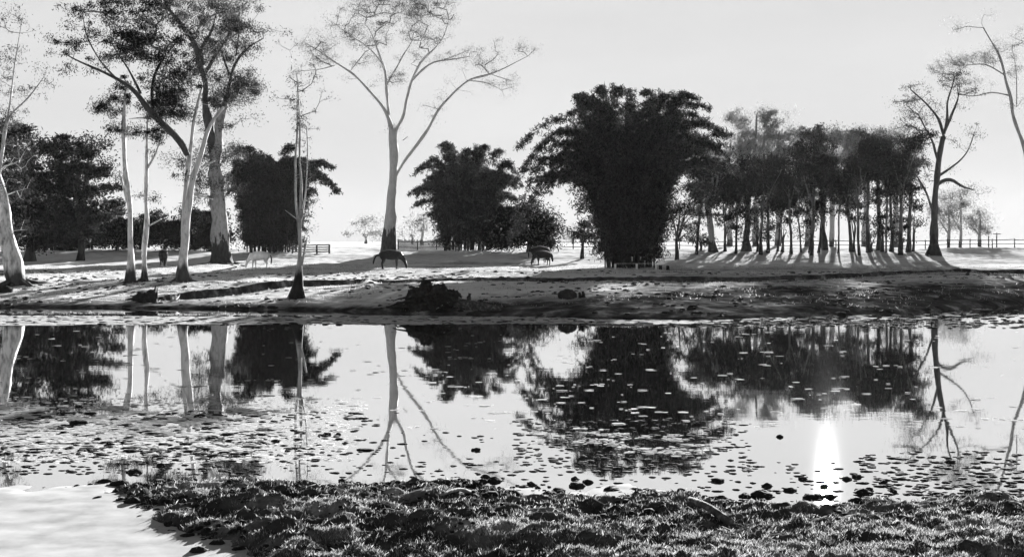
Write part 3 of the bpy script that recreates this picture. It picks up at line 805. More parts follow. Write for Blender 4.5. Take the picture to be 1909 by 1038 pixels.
# --- bamboo clumps
def bamboo(label, base, bw, top_r, top_h, n, leafm, dens, envelope=None, leaf=(0.30, 0.075), seed=1, start=0.25, cat="bamboo", droopn=0.25, extra=(), fall=0.16):
    """a clump of arching culms. envelope(dx) -> height factor"""
    r = np.random.default_rng(seed)
    root = thing("bamboo_clump", base, label, cat)
    C = []
    for k in range(n + len(extra)):
        a = (k * 2.39996 + r.uniform(-.3, .3)) % (2 * math.pi); q = math.sqrt((k + .5) / n) if k < n else 1
        rb = bw * q * r.uniform(.8, 1.05)
        b = np.array([base[0] + math.cos(a) * rb, base[1] + math.sin(a) * rb * .8, 0]); b[2] = gz(b[0], b[1]) - .1
        if k < n:
            R = top_r * q ** 0.8 * r.uniform(.75, 1.08)
            dx = math.cos(a) * R
            h = top_h * (1 - fall * q ** 2.4) * r.uniform(.72, 1.06)
            if envelope is not None: h *= envelope(dx)
            dro = droopn * r.uniform(.3, 1.3) * q
        else:
            ex = extra[k - n]; a = ex[0]; R = ex[1]; h = ex[2]; dro = ex[3]
            b = np.array([base[0] + math.cos(a) * bw * .8, base[1] + math.sin(a) * bw * .5, 0]); b[2] = gz(b[0], b[1]) - .1
        tip = np.array([base[0] + math.cos(a) * R, base[1] + math.sin(a) * R, base[2] + h])
        u = np.linspace(0, 1, 16)
        hx = u ** 1.9
        hz = np.sin(np.clip(u * (1 + dro), 0, 1.9) * math.pi / 2) if dro > 0.05 else u ** .92
        hz = hz * 1.0
        pts = np.stack([b[0] + (tip[0] - b[0]) * hx, b[1] + (tip[1] - b[1]) * hx, b[2] + h * hz], 1)
        pts[:, :2] += (r.normal(size=(1, 2)) * .25) * np.sin(u * math.pi)[:, None]
        rad = np.linspace(0.065, 0.012, 16)
        bb = Buf(); bb.tube(pts, rad, 5, cap=False); bb.build("culm", M_CULM, root, base)
        Lc = np.sum(np.linalg.norm(np.diff(pts, axis=0), axis=1))
        m = int(Lc * dens * (1.0 if k < n else 1.0))
        uu = r.uniform(start ** 1.25, 1.0, m) ** 0.8
        cc = np.stack([np.interp(uu, u, pts[:, j]) for j in range(3)], 1)
        # side sprays: short arching branchlets that end in hanging hands of leaves
        dr = r.normal(size=(m, 3)); dr[:, 2] = np.abs(dr[:, 2]) * .5 + .15
        dr[:, 0] += math.cos(a) * .5; dr[:, 1] += math.sin(a) * .5
        dr /= np.linalg.norm(dr, axis=1, keepdims=True)
        ln = (r.uniform(.35, 1.15, m) * (1.25 - .65 * uu))[:, None]
        t = r.uniform(.15, 1, (m, 20, 1))
        pp = cc[:, None] + dr[:, None] * ln[:, None] * t * 1.3 + np.array([0, 0, -1.]) * (t ** 2) * ln[:, None] * .75 + r.normal(size=(m, 20, 3)) * .11
        C.append(pp.reshape(-1, 3))
    C = np.concatenate(C)
    # each spray is a hand of leaves
    S = C
    gg = ground_z(S[:, 0], S[:, 1], False)
    S = S[S[:, 2] > gg + .3]
    lb = Buf(); lb.leaves(S, leaf[0], leaf[1], 0.7)
    lb.build("foliage", leafm, root, base, smooth=False)
    return root

B = at(1172, 499)
def env(dx):
    return 1.0 + 0.05 * math.sin(dx * 1.3 + 1) + (-0.10 if dx < -5 else 0)
bamboo("giant dark bamboo clump above the low white rail, centre right of the picture", B, 2.2, 8.5, 13.6, 116, M_BAMBOO_LEAF, 5.6, env, seed=11, start=0.06,
       fall=.2, extra=((1.2, .8, 15.1, .05), (4.5, .6, 14.7, .05), (math.pi * .95, .6, 14.9, .1), (.3, 1.4, 14.8, .1), (-.3, 4.8, 14.4, .1), (.2, 5.6, 14.0, .15), (math.pi * .99, 2.0, 15.6, .05), (math.pi * .9, 2.4, 15.0, .1), (math.pi * 1.1, 1.4, 15.2, .05), (math.pi * .97, 4.4, 14.4, .1), (0.02, 3.0, 14.9, .05), (.1, 3.5, 14.3, .1), (-.1, 2.5, 14.6, .05), (.05, 6.8, 13.6, .15), (math.pi * .96, 9.8, 11.4, .6), (math.pi * 1.02, 9.0, 12.4, .4), (math.pi * .98, 9.6, 10.6, .75), (math.pi * 1.03, 10.0, 9.5, .85), (math.pi * .93, 8.3, 10.5, .65), (math.pi * 1.0, 8.8, 11.5, .5), (math.pi * 1.08, 9.6, 8.5, .8),
              (.05, 8.6, 12.0, .3), (-.1, 8.9, 10.8, .5), (.15, 7.4, 7.0, .2), (-.05, 6.5, 5.5, .1), (.0, 5.2, 5.0, .1), (-.3, 7.6, 9., .2)))
x = (505 - CX) / FPX * 116; B = np.array([x, 116, gz(x, 116)])
bamboo("black bamboo clump behind the thin shore gum, left of the tallest gum", B, 2.9, 5.2, 11.2, 70, M_LEAF_DK, 8.5, None, fall=.3, leaf=(0.34, 0.10), seed=5, start=0.05,
       extra=((0.0, 6.6, 9.6, .25), (0.1, 6.9, 8.2, .45), (-.1, 5.8, 8.8, .4), (0.2, 6.2, 9.6, .2)))
x = (872 - CX) / FPX * 121; B = np.array([x, 121, gz(x, 121)])
bamboo("grey green bamboo clump behind the paling fence, right of the tallest gum", B, 3.0, 5.9, 11.8, 64, M_LEAF, 6.5, None, fall=.34, leaf=(0.34, 0.09), seed=8, start=0.05,
       extra=((math.pi, 6.4, 7.0, .3), (math.pi * .95, 5.8, 9.5, .3), (0.0, 5.8, 8.0, .3), (math.pi * 1.02, 5.6, 5.6, .3), (.1, 5.6, 6.0, .3), (-.1, 4.6, 4.6, .2), (math.pi * .98, 4.4, 4.2, .2), (math.pi * .9, 5.0, 8.2, .3), (math.pi * 1.05, 5.6, 7.2, .4), (.2, 5.2, 9.6, .3)))
dense("low dark rounded bush between the middle bamboo clump and the giant one", 985, 117, 8,
      [(985, 425, 46, 34), (960, 400, 30, 22), (1015, 430, 26, 28), (940, 420, 30, 38), (965, 385, 22, 16, .7), (985, 448, 50, 12), (930, 445, 30, 18)], name="bush", cat="bush", per=11, lp=260, cr=0.6)
dense("leafy shrub against the right foot of the giant bamboo clump", 1262, 104, 6,
      [(1258, 430, 28, 30, .9), (1285, 405, 30, 34, .8), (1245, 390, 24, 50, .9), (1305, 436, 24, 20, .8), (1290, 360, 30, 26, .7)], name="bush", cat="bush", leafm=M_LEAF, per=12, lp=80, cr=0.5, leaf=(0.26, 0.09))
dense("small dark bush under the left arch of the giant bamboo clump", 1085, 108, 6,
      [(1085, 420, 26, 30), (1075, 395, 20, 16), (1100, 435, 22, 18)], name="bush", cat="bush", per=9, lp=120, cr=0.5)

# --- the grove on the right: every tree its own
GROVE = [ # px, width, top y, crown half width, kind, lean
    (1298, 6, 330, 26, 0, 2), (1330, 17, 300, 36, 2, -6), (1352, 5, 330, 24, 0, 2), (1372, 6, 310, 30, 0, 4), (1392, 17, 290, 38, 0, 0), (1418, 7, 300, 30, 0, 3), (1432, 8, 280, 34, 1, -4),
    (1449, 5, 330, 22, 0, 3), (1475, 6, 300, 30, 0, 0), (1494, 4, 340, 20, 0, -2), (1513, 8, 290, 32, 0, -3), (1526, 5, 320, 22, 0, 2), (1538, 12, 262, 40, 1, -8), (1563, 4, 300, 22, 1, 0),
    (1588, 9, 310, 30, 0, -3), (1602, 6, 285, 30, 0, 0), (1619, 8, 270, 34, 0, 2), (1638, 11, 258, 38, 0, -5), (1652, 5, 300, 22, 0, 0), (1662, 8, 262, 34, 1, 0), (1679, 8, 268, 34, 0, 3), (1693, 10, 285, 30, 0, 0)]
ORD = ["first", "second", "third", "fourth", "fifth", "sixth", "seventh", "eighth", "ninth", "tenth", "eleventh", "twelfth", "thirteenth", "fourteenth", "fifteenth",
       "sixteenth", "seventeenth", "eighteenth", "nineteenth", "twentieth", "twenty-first", "twenty-second"]
for i, (px, w, ty, cw, kind, lean) in enumerate(GROVE):
    w *= 0.8; cw *= 1.15
    D = 111 + (i * 7 % 5) * 2.4; ty += rng.uniform(-34, 18); lean += rng.uniform(-7, 7)
    x = (px - CX) / FPX * D; Bq = np.array([x, D, gz(x, D)])
    by = HZ - (Bq[2] - H) * FPX / D
    h = by - ty
    tp = px + lean + rng.uniform(-4, 4)
    L = [[(px, by + 1, w * 1.5), (px + lean * .2, by - 14, w), (px + lean * .6 + rng.uniform(-2, 2), by - h * .4, w * .85), (px + lean + rng.uniform(-3, 3), by - h * .6, w * .7), (tp, ty + 12, w * .3)]]
    cl = []
    for k in range(3):
        ax = tp + rng.uniform(-.8, .8) * cw; ay = ty + rng.uniform(10, h * .30)
        L.append(([(px + lean * .8, by - h * rng.uniform(.45, .6), w * .45), ((px + ax) / 2, (ay + by - h * .5) / 2, w * .35), (ax, ay, w * .18)], rng.uniform(-2, 2)))
        cl.append((ax, ay, cw * .6, rng.uniform(10, 18), .8))
    cl += [(tp, ty + 10, cw * .6, 9, .9), (tp + rng.uniform(-16, 16), ty + rng.uniform(25, 42), cw * rng.uniform(.5, .9), 12, .9), (px + lean + rng.uniform(-12, 12), by - h * rng.uniform(.58, .7), cw * .75, 16, .8),
           (px + lean * .8 + rng.uniform(-14, 14), by - h * rng.uniform(.38, .55), cw * rng.uniform(.3, .7), rng.uniform(8, 16), .7)]
    if i % 3 == 0: cl.append((px + rng.uniform(-4, 4), by - h * rng.uniform(.2, .38), 12, 14, .8))
    desc = ("thick " if w > 10 else "slim " if w < 7 else "") + ("pale" if kind == 2 else "dark") + " trunked grove tree, " + ORD[i] + " counting from the giant bamboo rightwards"
    make_tree("grove_tree", desc, "tree", Bq, D, L, cl, M_LBARK if kind == 2 else M_GBARK, M_LEAF_DK if kind != 1 else M_LEAF, "close trees of the right grove",
              per=6, leaves_per=60, clump_r=0.42, leaf=(0.27, 0.10), sides=8, twig_r=0.025, boost=(3.0, 2.0), crown_flat=.6, rmax=.08)
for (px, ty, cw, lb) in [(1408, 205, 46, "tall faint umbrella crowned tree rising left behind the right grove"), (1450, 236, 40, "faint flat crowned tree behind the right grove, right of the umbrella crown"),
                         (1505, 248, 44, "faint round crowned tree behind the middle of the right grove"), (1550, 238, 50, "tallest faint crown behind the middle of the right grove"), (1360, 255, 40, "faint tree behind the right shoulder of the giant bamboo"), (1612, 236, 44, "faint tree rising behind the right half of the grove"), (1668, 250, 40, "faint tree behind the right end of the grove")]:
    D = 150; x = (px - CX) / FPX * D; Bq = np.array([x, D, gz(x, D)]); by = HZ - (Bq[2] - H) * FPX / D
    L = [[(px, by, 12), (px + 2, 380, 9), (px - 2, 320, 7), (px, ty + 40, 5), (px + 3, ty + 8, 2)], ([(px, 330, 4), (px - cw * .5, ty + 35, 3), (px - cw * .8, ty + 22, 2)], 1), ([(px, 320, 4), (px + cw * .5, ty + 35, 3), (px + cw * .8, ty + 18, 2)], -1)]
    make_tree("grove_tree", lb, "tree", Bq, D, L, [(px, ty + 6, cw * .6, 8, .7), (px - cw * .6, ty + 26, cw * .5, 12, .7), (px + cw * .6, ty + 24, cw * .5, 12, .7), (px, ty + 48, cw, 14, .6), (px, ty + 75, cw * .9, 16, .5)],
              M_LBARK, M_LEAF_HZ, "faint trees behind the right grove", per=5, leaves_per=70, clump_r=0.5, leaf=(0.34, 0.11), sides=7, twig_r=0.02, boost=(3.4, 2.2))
for (px, py, rx, ry, lb) in [(1678, 425, 30, 26, "dark bush under the right end of the grove"), (1592, 385, 22, 28, "dark leafy bush tree low beside the middle gap of the grove"), (1430, 428, 18, 22, "dark shrub on the grove floor left of the middle gap"),
                             (1390, 435, 14, 22, "dark shrub at the foot of the thick black grove trunk"), (1625, 432, 18, 14, "low shrub on the grove floor right of the middle gap"), (1352, 405, 26, 30, "leafy dark shrub behind the thick pale grove trunk"),
                             (1306, 436, 18, 18, "dark shrub under the grove's left end, beside the giant bamboo"), (1412, 408, 20, 20, "leafy clump low among the left grove trunks, above the thick black trunk's foot"),
                             (1458, 412, 18, 16, "small leafy shrub left of the bright middle gap of the grove"), (1510, 420, 12, 22, "narrow shrub standing in the bright middle gap of the grove"),
                             (1645, 400, 20, 18, "leafy clump between the right grove trunks"), (1702, 400, 22, 26, "leafy shrub between the grove's last trunk and the dark lone tree")]:
    dense(lb, px, 118, 5, [(px, py, rx, ry, .8), (px + 3, py + 10, rx * .9, ry * .6, .8)], name="bush", cat="bush", per=9, lp=90, cr=0.5, leaf=(0.28, 0.10), group="shrubs under the right grove")
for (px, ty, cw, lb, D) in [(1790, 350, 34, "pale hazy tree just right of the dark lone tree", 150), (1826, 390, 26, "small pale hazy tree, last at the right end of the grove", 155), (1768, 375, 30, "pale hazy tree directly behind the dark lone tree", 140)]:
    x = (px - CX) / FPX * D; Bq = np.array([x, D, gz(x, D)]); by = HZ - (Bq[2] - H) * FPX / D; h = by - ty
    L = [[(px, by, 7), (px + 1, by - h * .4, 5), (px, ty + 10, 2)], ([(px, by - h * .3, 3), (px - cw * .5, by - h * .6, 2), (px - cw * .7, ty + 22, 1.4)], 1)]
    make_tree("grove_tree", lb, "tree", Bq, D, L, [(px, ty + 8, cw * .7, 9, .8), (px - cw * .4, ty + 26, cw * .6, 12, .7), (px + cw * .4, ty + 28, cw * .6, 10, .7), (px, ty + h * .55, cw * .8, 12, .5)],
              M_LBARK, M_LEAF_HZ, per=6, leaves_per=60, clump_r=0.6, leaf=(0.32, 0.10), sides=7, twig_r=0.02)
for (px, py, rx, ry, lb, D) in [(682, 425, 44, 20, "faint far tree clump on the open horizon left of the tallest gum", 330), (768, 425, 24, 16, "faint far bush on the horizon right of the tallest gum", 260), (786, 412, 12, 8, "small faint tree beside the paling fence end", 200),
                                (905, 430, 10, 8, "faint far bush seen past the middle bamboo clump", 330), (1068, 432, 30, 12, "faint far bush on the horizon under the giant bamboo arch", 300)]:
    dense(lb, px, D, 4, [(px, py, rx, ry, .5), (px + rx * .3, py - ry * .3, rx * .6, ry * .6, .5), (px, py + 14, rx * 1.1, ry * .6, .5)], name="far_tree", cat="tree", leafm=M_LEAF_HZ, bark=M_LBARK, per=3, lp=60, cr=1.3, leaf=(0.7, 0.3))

# ------------------------------------------------------------------ fences, rail, posts
def fence(label, x0, y0, x1, y1, post_gap, post_h, rails, pw=0.13, rw=0.09, m=M_FENCE, pale=False, ragged=0.04, name="rail_fence"):
    zc = gz((x0 + x1) / 2, (y0 + y1) / 2)
    root = thing(name, ((x0 + x1) / 2, (y0 + y1) / 2, zc), label, "fence")
    O = np.array([(x0 + x1) / 2, (y0 + y1) / 2, zc])
    L = math.hypot(x1 - x0, y1 - y0); n = max(1, round(L / post_gap))
    a = math.atan2(y1 - y0, x1 - x0)
    pts = []
    for k in range(n + 1):
        u = k / n; x = x0 + (x1 - x0) * u; y = y0 + (y1 - y0) * u; z = gz(x, y)
        h = post_h * rng.uniform(1 - ragged, 1 + ragged)
        b = Buf(); b.tube([[x, y, z - .2], [x + rng.uniform(-.02, .02), y, z + h * .5], [x + rng.uniform(-.03, .03), y, z + h]], [pw * .55, pw * .5, pw * .45], 6, lump=.15, seed=k)
        b.build("post", m, root, O); pts.append((x, y, z))
    for rz in rails:
        for k in range(n):
            p, q = pts[k], pts[k + 1]
            j0, j1 = rng.uniform(-.03, .03, 2)
            b = Buf(); b.tube([[p[0], p[1] - pw * .5, p[2] + rz + j0], [(p[0] + q[0]) / 2, (p[1] + q[1]) / 2 - pw * .5, (p[2] + q[2]) / 2 + rz - .015], [q[0], q[1] - pw * .5, q[2] + rz + j1]], [rw * .5] * 3, 5, lump=.1, seed=k)
            b.build("rail", m, root, O)
    if pale:
        k = 0; d = 0.0
        while d < L and k < 95:
            u = d / L; x = x0 + (x1 - x0) * u; y = y0 + (y1 - y0) * u - pw; z = gz(x, y)
            h = post_h * rng.uniform(.88, 1.05); w = .10
            b = Buf(); b.box((x, y, z + h / 2), (w, .02, h), a); b.build("paling", m, root, O, smooth=False)
            d += .135; k += 1
    return root
X = lambda px, D: (px - CX) / FPX * D
fence("long grey post and rail fence running behind the right grove to the right edge", X(1225, 127), 127, X(1975, 127), 127, 2.6, 1.05, (0.45, 0.92))
fence("short post and rail fence seen under the left arch of the giant bamboo", X(1028, 126), 126, X(1150, 126), 126, 2.4, 1.0, (0.35, 0.85))
fence("close grey paling fence left of the middle bamboo clump", X(742, 124), 124, X(850, 122), 122, 2.2, 1.15, (0.3, 0.9), pale=True)
fence("dark ramshackle rail fence end right of the black bamboo clump", X(545, 113), 113, X(614, 113), 113, 1.3, 1.0, (0.2, 0.42, 0.65, 0.88), pw=.2, rw=.13, ragged=.1)
# low white rail by the bamboo
Bq = at(1186, 502)
Dr = Bq[1]
root = thing("low_rail", Bq, "low rail on three short white posts at the foot of the giant bamboo", "rail")
xs = [X(1147, Dr), X(1187, Dr), X(1223, Dr)]
for x in xs:
    z = gz(x, Dr); b = Buf(); b.box((x, Dr, z + .17), (.14, .14, .42)); b.box((x, Dr, z + .395), (.17, .17, .03)); b.build("post", M_WHITE, root, Bq, smooth=False)
zt = max(gz(x, Dr) for x in xs) + .44
b = Buf(); b.box(((xs[0] + xs[2]) / 2, Dr, zt), (xs[2] - xs[0] + .15, .05, .05)); b.build("rail", M_WOOD_GY, root, Bq, smooth=False)
for px, h, lb in ((1231, .42, "squat dark stump beside the right end of the low white rail"), (1245, .40, "dark round topped stump, farther from the low white rail than its neighbour")):
    x = X(px, Dr); z = gz(x, Dr); b = Buf()
    b.tube([[x, Dr, z - .1], [x + .01, Dr, z + h * .5], [x - .01, Dr, z + h * .9], [x, Dr, z + h]], [.15, .12, .14, .06], 9, lump=.25, seed=px)
    tag(b.build("stump", M_WOOD_DK, None, (x, Dr, z)), lb, "stump")
# white trestle at far left
Bq = at(92, 474, 80); D = Bq[1]
root = thing("timber_trestle", Bq, "small pale timber trestle with one tall leaning upright at far left of the field", "trestle")
b = Buf(); b.tube([P(76, 475, D), P(79, 462, D), P(84, 451, D)], [.05, .045, .035], 6); b.build("upright", M_WHITE, root, Bq)
b = Buf(); b.tube([P(80, 468.5, D), P(95, 467.5, D), P(110, 468, D)], [.05] * 3, 6); b.build("rail", M_WHITE, root, Bq)
for px in (88, 97, 108):
    b = Buf(); b.tube([P(px, 475, D), P(px + .3, 468, D)], [.045, .04], 6); b.build("leg", M_WHITE, root, Bq)
b = Buf(); b.tube([P(101, 474, D), P(100, 462, D), P(101, 455, D)], [.035, .03, .02], 5); b.build("upright", M_WOOD_GY, root, Bq)
# posts far right
for px, top, lb in ((1858, 434, "tall thin post with a short cross arm at the far right of the field"), (1843, 440, "slim post just left of the cross arm post")):
    D = 135; x = X(px, D); z = gz(x, D); h = H + (HZ - top) / FPX * D - z
    root = thing("post", (x, D, z), lb, "post"); b = Buf(); b.tube([[x, D, z - .2], [x, D, z + h]], [.09, .06], 7); b.build("pole", M_FENCE, root, (x, D, z))
    if px == 1858:
        b = Buf(); b.box((x, D - .09, z + h * .92), (.9, .07, .09)); b.build("cross_arm", M_FENCE, root, (x, D, z), smooth=False)

# ------------------------------------------------------------------ horses
def skin(name, verts, edges, radii, m, parent, sub=2, root_i=0):
    me = bpy.data.meshes.new(name); me.from_pydata([tuple(v) for v in verts], edges, []); me.update()
    o = bpy.data.objects.new(name, me); COL.objects.link(o)
    md = o.modifiers.new("skin", 'SKIN'); md.use_smooth_shade = True
    for i, r in enumerate(radii):
        sv = me.skin_vertices[0].data[i]
        sv.radius = (r, r) if not isinstance(r, tuple) else r
        sv.use_root = (i == root_i)
    s = o.modifiers.new("sub", 'SUBSURF'); s.levels = sub; s.render_levels = sub
    dg = bpy.context.evaluated_depsgraph_get(); dg.update()
    me2 = bpy.data.meshes.new_from_object(o.evaluated_get(dg))
    me2.name = name; me2.materials.clear(); me2.materials.append(m)
    o.modifiers.clear(); o.data = me2; o.parent = parent
    me2.polygons.foreach_set("use_smooth", np.ones(len(me2.polygons), bool))
    return o

def horse(label, px, py, rz, coat, hair, h=1.0, step=0.0, tail_out=0.0, group="horses grazing on the far bank"):
    """grazing horse facing +X before turning; withers about 1.4 m"""
    loc = at(px, py)
    root = thing("horse", loc, label, "horse", group)
    V = [(-.50, 0, 1.10), (-.22, 0, 1.07), (.12, 0, 1.05), (.45, 0, 1.10), (.62, 0, 1.02),           # 0-4 croup .. chest
         (.84, 0, .82), (1.02, 0, .58), (1.10, 0, .42), (1.13, 0, .22), (1.13, 0, .09),                 # 5-9 neck, poll, face, muzzle
         (-.68, 0, 1.02), (-.80, 0, .96)]                                                                              # 10 rump
    R = [(.33, .36), (.34, .38), (.35, .42), (.31, .39), (.24, .31), (.12, .18), (.085, .12), (.10, .13), (.065, .08), (.055, .06), (.25, .26), (.12, .14)]
    E = [(0, 1), (1, 2), (2, 3), (3, 4), (4, 5), (5, 6), (6, 7), (7, 8), (8, 9), (0, 10), (10, 11)]
    def add(par, pts):
        for p, r in pts:
            V.append(p); R.append(r); E.append((par, len(V) - 1)); par = len(V) - 1
    for s, st in ((1, step), (-1, -step)):
        add(3, [((.45 + st * .2, s * .15, .84), .14), ((.44 + st * .6, s * .16, .66), .095), ((.45 + st, s * .16, .43), .058), ((.44 + st * 1.2, s * .16, .24), .040), ((.46 + st * 1.35, s * .16, .12), .045), ((.49 + st * 1.4, s * .16, .035), .062)])
        add(0, [((-.56 - st * .2, s * .15, .86), .20), ((-.46 - st * .6, s * .16, .66), .135), ((-.60 - st, s * .16, .46), .066), ((-.575 - st * 1.2, s * .16, .25), .043), ((-.56 - st * 1.3, s * .16, .12), .048), ((-.52 - st * 1.3, s * .16, .035), .064)])
        add(7, [((1.05, s * .07, .52), .035), ((1.07, s * .085, .60), .018)])     # ears
    V = [(x * h, y * h, z * h) for x, y, z in V]
    R = [(r * h if not isinstance(r, tuple) else (r[0] * h, r[1] * h)) for r in R]
    skin("body", V, E, R, coat, root)
    # tail and mane
    t = tail_out
    tv = [(-.84 * h, 0, 1.10 * h), (-(.95 + t * .12) * h, 0, .98 * h), (-(.97 + t * .3) * h, 0, .76 * h), (-(.95 + t * .42) * h, 0, .52 * h), (-(.93 + t * .5) * h, 0, .38 * h)]
    skin("tail", tv, [(0, 1), (1, 2), (2, 3), (3, 4)], [.045, .06, .075, .07, .025], hair, root, 1)
    mv = [(.50 * h, 0, 1.33 * h), (.68 * h, 0, 1.20 * h), (.88 * h, 0, .98 * h), (1.02 * h, 0, .77 * h), (1.09 * h, 0, .60 * h)]
    skin("mane", mv, [(0, 1), (1, 2), (2, 3), (3, 4)], [(.03, .03), (.035, .06), (.035, .07), (.035, .06), (.03, .03)], hair, root, 1)
    root.rotation_euler = (0, 0, rz)
    return root
R_ = math.radians
horse("white horse grazing to the left beside the massive old gum", 484, 502, R_(172), M_HORSE_WH, M_HAIR_GY, 1.0, .05)
h1 = horse("dark horse grazing to the right with its tail blown out, before the tallest gum", 728, 503, R_(4), M_HORSE_DK, M_HAIR_DK, 1.08, .03, .6)
horse("dark horse grazing to the left, the nearer of the pair by the giant bamboo", 1012, 495.5, R_(200), M_HORSE_DK, M_HAIR_DK, .95, .04)
horse("dark horse grazing to the right, half hidden behind the nearer one of the pair", 1006, 490, R_(-15), M_HORSE_DK, M_HAIR_DK, 1.12, .02)
horse("dark horse seen end on, grazing in shade beside the forked white gum", 305, 499, R_(104), M_HORSE_DK, M_HAIR_DK, 1.05, .02)

# ------------------------------------------------------------------ dead wood on the far shore
def gpt(px, py, up=0.0, lo=50.0):
    q = at(px, py, lo); q[2] += up; return q
# big root mass
B = gpt(800, 576); D = B[1]; s = D / FPX
root = thing("uprooted_stump", B, "huge black uprooted stump heaped at the shore below the tallest gum", "stump")
b = Buf()
b.blob(B + [-6 * s, .2, .25], (31 * s, .7, .70), 3, 60, 36, .5, 3.4)
b.blob(B + [-6 * s, .2, .85], (13 * s, .35, .42), 5, 40, 24, .45, 3.4); b.blob(B + [-24 * s, .2, .35], (20 * s, .5, .5), 15, 40, 24, .45, 3.0); b.blob(B + [18 * s, .1, .5], (20 * s, .5, .55), 16, 40, 24, .5, 3.0)
b.blob(B + [38 * s, .1, .45], (18 * s, .45, .40), 8, 40, 22, .5, 3.0)
b.build("root_mass", M_WOOD_DK, root, B)
for k in range(34):
    a = rng.uniform(-.5, math.pi + .5); e = rng.uniform(.1, .8)
    st = B + [rng.uniform(-30, 44) * s, rng.uniform(-.7, .3), rng.uniform(.25, .8)]
    d = np.array([math.cos(a) * .9, -.35, math.sin(e) * .7 * rng.choice([-.6, .3, .8])])
    L = rng.uniform(.5, 1.35)
    pts = [st + d * L * u + np.array([0, 0, -.25 * u * u * L]) + rng.normal(size=3) * .03 for u in np.linspace(0, 1, 6)]
    b = Buf(); b.tube(pts, np.linspace(.08, .015, 6) * rng.uniform(.6, 1.2), 6, lump=.3, seed=k); b.build("root", M_WOOD_DK, root, B)
def log(name, label, pts, rads, m, cat="log", group=None, stubs=()):
    pts = [np.array(p) for p in pts]
    O = pts[0].copy()
    root = thing(name, O, label, cat, group)
    W = resample(np.column_stack([np.array(pts), rads]), .12)
    b = Buf(); b.tube(W[:, :3], W[:, 3], 10, lump=.22, seed=int(abs(O[0]) * 7) % 40); b.build("bole", m, root, O)
    for sp, r in stubs:
        b = Buf(); b.tube(sp, r, 7, lump=.2); b.build("stub", m, root, O)
    return root
log("fallen_log", "dark fallen log with an upright knob, right end of the heap at the shore", [gpt(848, 577, .25), gpt(880, 579, .18), gpt(910, 583, .12), gpt(938, 585, .05)], [.26, .24, .18, .09], M_WOOD_MD,
    stubs=[([gpt(874, 578, .2), gpt(874, 574, .42), gpt(876, 573, .62)], [.1, .12, .09]), ([gpt(896, 581, .2), gpt(905, 580, .42)], [.1, .05])])
log("fallen_log", "slim dark trunk lying left out of the black stump heap at the waterline", [gpt(720, 577, .06), gpt(760, 577, .12), gpt(800, 579, .12)], [.06, .12, .15], M_WOOD_DK)
log("branch", "pale peeled branch leaning on the right side of the black stump heap", [gpt(850, 577, .55), gpt(858, 577, .5), gpt(866, 579, .3)], [.05, .06, .05], M_WOOD_GY, "branch")
log("branch", "thin pale pole lying across the front of the black stump heap", [gpt(812, 581, .04), gpt(826, 580, .25), gpt(838, 579, .4)], [.025, .03, .03], M_WOOD_GY, "branch")
# stump at the left
B = gpt(272, 565); D = B[1]; s = D / FPX
root = thing("stump", B, "black broken stump with upright prongs near the water left of the forked gum", "stump")
b = Buf(); b.blob(B + [-3 * s, 0, .14], (22 * s, .4, .38), 12, 18, 10, .35, 2.0); b.blob(B + [12 * s, 0, .35], (9 * s, .25, .35), 13, 14, 8, .35); b.build("root_mass", M_WOOD_DK, root, B)
for x0, x1, h, r in ((14, 18, .85, .07), (20, 21, .75, .05), (6, 2, .6, .06), (-4, -8, .5, .05)):
    b = Buf(); b.tube([B + [x0 * s, 0, .2], B + [(x0 + x1) / 2 * s, 0, h * .6], B + [x1 * s, 0, h]], [r * 1.3, r, r * .5], 7, lump=.3, seed=x0 + 9); b.build("prong", M_WOOD_DK, root, B)
b = Buf(); b.tube([B + [-14 * s, -.1, .16], B + [-26 * s, -.1, .2], B + [-37 * s, -.1, .16]], [.09, .07, .03], 7, lump=.3); b.build("root", M_WOOD_DK, root, B)
log("branch", "curved pale branch standing up from the mud right of the pronged stump", [gpt(318, 563, .03), gpt(328, 562, .08), gpt(334, 560, .22), gpt(335, 560, .42)], [.03, .04, .04, .02], M_WOOD_GY, "branch")
# mound
B = gpt(1058, 555)
root = thing("stump", B, "smooth black dome of a stump alone on the bank below the grazing pair", "stump")
b = Buf(); b.blob(B + [0, 0, .02], (.47, .4, .40), 21, 20, 12, .18, 1.6); b.build("dome", M_WOOD_DK, root, B)
B = gpt(1086, 555)
root = thing("stump", B, "small split stub just right of the black dome stump", "stump")
for dx, h in ((-.1, .26), (.06, .3)):
    b = Buf(); b.tube([B + [dx, 0, -.05], B + [dx - .02, 0, h * .6], B + [dx - .06, 0, h]], [.12, .08, .05], 7, lump=.3); b.build("stub", M_WOOD_DK, root, B)
B = gpt(8, 545)
root = tag((lambda b: (b.blob(B + [0, 0, .05], (.42, .35, .26), 31, 16, 8, .3), b.build("stump", M_WOOD_DK, None, B))[1])(Buf()), "low dark stump at the left edge below the leaning gum", "stump")
log("fallen_branch", "thin fallen branch lying on the grass left of the white horse", [gpt(396, 507, .06), gpt(420, 505, .1), gpt(440, 503, .2), gpt(448, 499, .25)], [.03, .05, .05, .02], M_WOOD_GY, "branch")
log("fallen_branch", "grey fallen pole between the old gum and the white horse", [gpt(421, 492, .06), gpt(440, 495, .08), gpt(458, 497, .06)], [.04, .04, .03], M_WOOD_GY, "branch")

